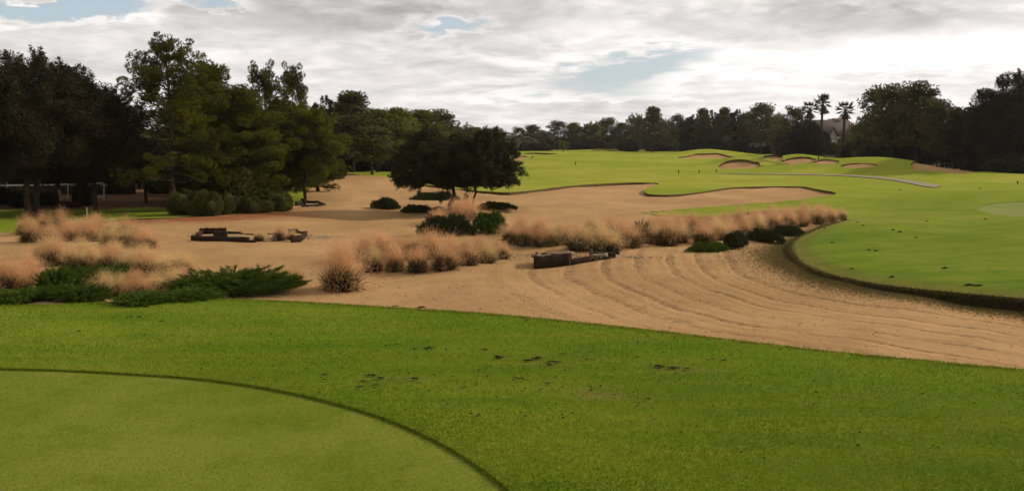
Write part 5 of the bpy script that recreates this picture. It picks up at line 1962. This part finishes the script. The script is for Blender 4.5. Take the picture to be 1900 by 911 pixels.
# pale garden frame under the right-hand trees
x, y, z = at_depth(1748, 100)
root = empty('garden_frame', (x, y, z))
tag(root, 'small pale garden frame in the shade under the right-hand trees', 'garden frame')
sc = 1 / F * 100
for k, dx in enumerate((-16, -8, 4, 12, 18)):
    mb = Acc()
    frame_rail(mb, (dx * sc, 0, 0), (dx * sc, 0, 0.95), 0.05)
    link('post', mb.mesh('post', M['stucco']), root)
for zz in (0.5, 0.95):
    mb = Acc()
    frame_rail(mb, (-16 * sc, 0, zz), (18 * sc, 0, zz), 0.04)
    link('rail', mb.mesh('rail', M['stucco']), root)

# ------------------------------------------------------------------ stakes and posts on the fairway
def stake_thing(px, py, hpx, label, name='yardage_stake', mat='stake', w=0.05):
    x, y, z = at(px, py)
    h = max(hpx / F * y, 0.25)
    root = empty(name, (x, y, z))
    tag(root, label, 'stake' if 'stake' in name else 'post', 'small stakes on the fairway' if 'stake' in name else None)
    V, Fc = tube(np.array([(0, 0, -0.1), (0, 0, h * 0.5), (0, 0, h)]), w, 6)
    link('shaft', mesh_np('shaft', V, Fc, M[mat], True), root)
    V, Fc = tube(np.array([(0, 0, h), (0, 0, h + w), (0, 0, h + 1.6 * w)]), [w * 1.25, w * 1.3, w * 0.5], 6)
    link('cap', mesh_np('cap', V, Fc, M[mat], True), root)


stake_thing(1259, 322, 5, 'short dark stake on the fairway, left of three in line near the path start')
stake_thing(1297, 321.5, 5, 'short dark stake on the fairway, middle of three in line')
stake_thing(1329, 320.5, 5, 'short dark stake where the cart path begins, right of three in line')
stake_thing(1377, 317, 6, 'thin pinkish stake in front of the brightest bunker', mat='pale_stake', w=0.03)
stake_thing(1068, 306, 5, 'dark stake alone in the middle of the far fairway', w=0.06)
stake_thing(1045, 281.5, 10, 'dark flag-like post at the far green in front of the yellowish tree', name='green_post', w=0.16)

# ball washer like marker on the right mound
x, y, z = at(1888, 343)
root = empty('tee_marker', (x, y, z))
tag(root, 'small dark marker post with a round head on the right grass mound', 'marker')
V, Fc = tube(np.array([(0, 0, -0.05), (0, 0, 0.10), (0, 0, 0.16)]), 0.025, 6)
link('post', mesh_np('post', V, Fc, M['stake']), root)
V, Fc = tube(np.array([(-0.06, 0, 0.20), (0, 0, 0.20), (0.06, 0, 0.20)]), [0.05, 0.085, 0.05], 8)
link('head', mesh_np('head', V, Fc, M['stake'], True), root)

# ------------------------------------------------------------------ clods of soil on the near collar
def clod_mesh(seed, L):
    """a heap of ragged crumbs, L metres long"""
    g_ = np.random.default_rng(seed)
    A_ = Acc()
    n = int(40 + 500 * L)
    k = int(g_.integers(2, 5))
    cx = g_.uniform(-0.34, 0.34, k) * L
    cy = g_.uniform(-0.10, 0.10, k) * L
    for i in range(n):
        j = int(g_.integers(k))
        s = L * g_.uniform(0.014, 0.045)
        x, y = cx[j] + g_.normal(0, L * 0.10), cy[j] + g_.normal(0, L * 0.06)
        hgt = L * 0.10 * math.exp(-((x - cx[j]) / (L * 0.12)) ** 2) * (0.4 + 0.6 * (j == 0))
        c = np.array([x, y, g_.uniform(-0.3, 1) * hgt])
        A_.add((ico + g_.normal(0, 0.4, ico.shape)) * [s * 1.7, s * 1.3, s * 0.7] + c, icf)
    m = int(30 + 200 * L)
    d = unit(np.c_[g_.normal(0, 1, (m, 2)), np.abs(g_.normal(0, 0.35, m))])
    b_ = np.c_[g_.normal(0, L * 0.24, m), g_.normal(0, L * 0.10, m), np.full(m, 0.003)]
    A_.add(*spikes(b_, d, L * g_.uniform(0.06, 0.2, m), 0.003, g_, g_.random(m)))
    return A_.mesh('soil_clod', M['soil'])


CL = 'dark clods of torn turf on the near collar'
for i, (px, py, wpx, rz, lab) in enumerate((
    (690, 699, 24, 0.2, 'largest black clod of the left cluster on the near collar'), (706, 704, 22, -0.2, 'black clod touching the largest of the left cluster'),
    (768, 705, 24, 0.3, 'black clod at the right end of the left cluster'), (676, 710, 16, 0.1, 'small clod below the largest of the left cluster'),
    (668, 720, 17, 0.4, 'lowest small clod of the left cluster'), (696, 717, 16, 0.3, 'small clod at the bottom middle of the left cluster'),
    (601, 698, 15, 0, 'lone small clod left of the left cluster near the tee curve'), (602, 707, 12, 0.5, 'smaller clod just below the lone one near the tee curve'),
    (735, 642, 13, 0.6, 'small clod at the left start of the upper row'), (797, 648, 22, 0.1, 'thin flat clod in the upper row'), (768, 650, 14, 0, 'tiny clod left of the thin flat one in the upper row'),
    (902, 651, 16, 0, 'small clod above the pair in the centre of the collar'), (927, 665, 30, 0.1, 'long black clod left in the centre of the collar'),
    (978, 671, 24, -0.1, 'flat black clod left of the tallest central one'), (1000, 667, 28, 0.2, 'tallest black clod in the centre of the collar'),
    (1026, 674, 26, 0.0, 'long black clod right of the tallest central one'), (1019, 680, 12, 0, 'crumb sized clod under the long right central one'),
    (1044, 659, 13, 0, 'tiny pair of crumbs right above the central clods'), (1088, 669, 12, 0, 'tiny clod between the central clods and the right ones'),
    (1015, 714, 14, -0.2, 'small clod on the thin trail below the centre'), (965, 705, 16, 0.0, 'faint small clod left on the thin trail below the centre'), (1043, 721, 9, 0.0, 'last crumb of the thin trail leading to the bare scrape'),
    (1180, 665, 13, 0.2, 'small clod upper left of the right cluster'), (1222, 682, 28, -0.1, 'flat smeared clod at the left of the right cluster'), (1250, 685, 26, 0.1, 'peaked black clod in the right cluster'),
    (1275, 687, 18, 0.1, 'small clod at the right of the right cluster'), (1320, 668, 12, 0.1, 'small clod at far right, left one of two'), (1344, 671, 17, 0.0, 'small clod at far right, right one of two'),
    (1515, 731, 11, 0.4, 'isolated round clod far right on the near collar'), (733, 570, 13, 0, 'clod on the tee rim, left of two'), (779, 571, 19, 0.1, 'larger clod on the tee rim, right of two'),
    (239, 590, 14, 0, 'flat clod at upper left of the near collar, left of two'), (258, 590, 15, 0.1, 'flat clod at upper left of the near collar, right of two'), (147, 617, 12, 0.1, 'tiny clod at the left of the near collar'),
    (978, 597, 12, 0, 'small clod near the tee rim in the middle'), (720, 863, 12, 0.4, 'single clod lying on the smooth olive tee grass'), (88, 653, 8, 0.0, 'speck of soil at the far left just above the tee curve'),
    (300, 598, 12, 0.0, 'flat speck of soil at upper left, right of the flat pair'))):
    x, y, z = at(px, py)
    o = link('soil_clod', clod_mesh(200 + i, wpx / F * y))
    o.location = (x, y, z + (0.012 if py != 863 else -0.024))
    o.rotation_euler = (0, 0, rz)
    tag(o, lab, 'clod', CL)
# clods on the mound
ME = [clod_mesh(300 + k, 0.24) for k in range(4)]
for i, (px, py, s, lab) in enumerate((
    (1612, 465, 1, 'tiny clod low on the left half of the right mound, left of a pair'), (1627, 466, 1.1, 'tiny clod low on the left half of the right mound, right of a pair'), (1753, 498, 1.2, 'dark clod in the lower middle of the right mound'),
    (1657, 427, 1.4, 'flat dark clod in the upper left of the right mound'), (1669, 431, 1.4, 'flat dark clod just right of the upper left one on the mound'), (1700, 441, 1, 'clod in the middle of the right mound'),
    (1592, 413, 1, 'small clod near the left shoulder of the right mound'), (1601, 419, 1.1, 'second small clod near the left shoulder of the right mound'), (1720, 411, 1, 'clod right of the upper middle of the mound'), (1827, 407, 1, 'clod just below the far small tee'),
    (1800, 529, 1.2, 'flat clod near the lower rim of the mound, left of two'), (1816, 530, 1.1, 'flat clod near the lower rim of the mound, right of two'), (1655, 514, 1, 'small clod near the lower left rim of the mound'), (1579, 499, .9, 'small clod above the deepest part of the rim'),
    (1669, 353, 1.3, 'small dark speck of soil on the turf near the path end'), (1818, 350, 1.3, 'small dark speck on the bright turf right of the path end'), (1530, 424, 1, 'small clod by the strip end on the mound'), (1544, 451, 1, 'small clod left of centre on the mound'))):
    x, y, z = at(px, py)
    o = link('soil_clod', ME[i % 4])
    s = s * (0.8 if py > 380 else 1.1)
    o.location = (x, y, z + 0.01)
    o.scale = (s, s, s * 1.3)
    o.rotation_euler = (0, 0, i * 0.3)
    tag(o, lab, 'clod', 'dark clods on the right grass mound')
# scattered crumbs and leaf litter, too many to count
A = Acc()
for i in range(2600):
    y = 1 / g_.uniform(1 / 9.0, 1 / 4.5)
    x = g_.uniform(-1, 1) * 0.62 * y
    if not inside(np.array([x]), np.array([y]), TEE)[0] or inside(np.array([x]), np.array([y]), TEEIN)[0]:
        continue
    if g_.random() > 0.06 + 0.5 * math.exp(-((x - 0.1) / 1.6) ** 2 - ((y - 6.4) / 1.0) ** 2):
        continue
    s = g_.uniform(0.003, 0.008)
    A.add((ico + g_.normal(0, 0.3, ico.shape)) * [s * 1.6, s, s * 0.6] + [x, y, float(HG(np.array([x]), np.array([y]))[0]) + 0.014], icf)
tag(link('soil_crumbs', A.mesh('soil_crumbs', M['soil'])), 'fine dark soil crumbs sprinkled over the near collar', 'soil crumbs', None, 'stuff')
A = Acc()
for i in range(5200):
    if i < 3400:
        x, y = g_.uniform(-4, 14), g_.uniform(12, 26)
    else:
        x, y = g_.uniform(-9, 4), g_.uniform(15, 32)
    P_ = (np.array([x]), np.array([y]))
    if not inside(P_[0], P_[1], SAND)[0]:
        continue
    s = g_.uniform(0.005, 0.013) * (0.7 + 1.1 * g_.random() ** 4)
    A.add((ico + g_.normal(0, 0.3, ico.shape)) * [s * 1.5, s, s * 0.35] + [x, y, float(HS(*P_)[0]) + 0.004], icf)
tag(link('leaf_litter', A.mesh('leaf_litter', M['litter'])), 'dark leaf litter sprinkled over the near sand', 'leaf litter', None, 'stuff')

# ------------------------------------------------------------------ thin moist air
me = boxes_mesh('haze', [(0, 520, 18, 2600, 1160, 44)], M['soil'])
me.materials.clear()
hm = bpy.data.materials.new('thin_haze')
hm.use_nodes = True
hm.node_tree.nodes.clear()
g = NT(hm.node_tree)
out = g.node('ShaderNodeOutputMaterial')
pv = g.node('ShaderNodeVolumePrincipled')
pv.inputs['Color'].default_value = (0.92, 0.90, 0.88, 1)
pv.inputs['Density'].default_value = 0.00009
pv.inputs['Anisotropy'].default_value = 0.3
g.l.new(pv.outputs[0], out.inputs['Volume'])
me.materials.append(hm)
tag(link('haze', me), 'thin pale haze over the far fairway', 'haze', None, 'stuff')
SC.cycles.volume_bounces = 0
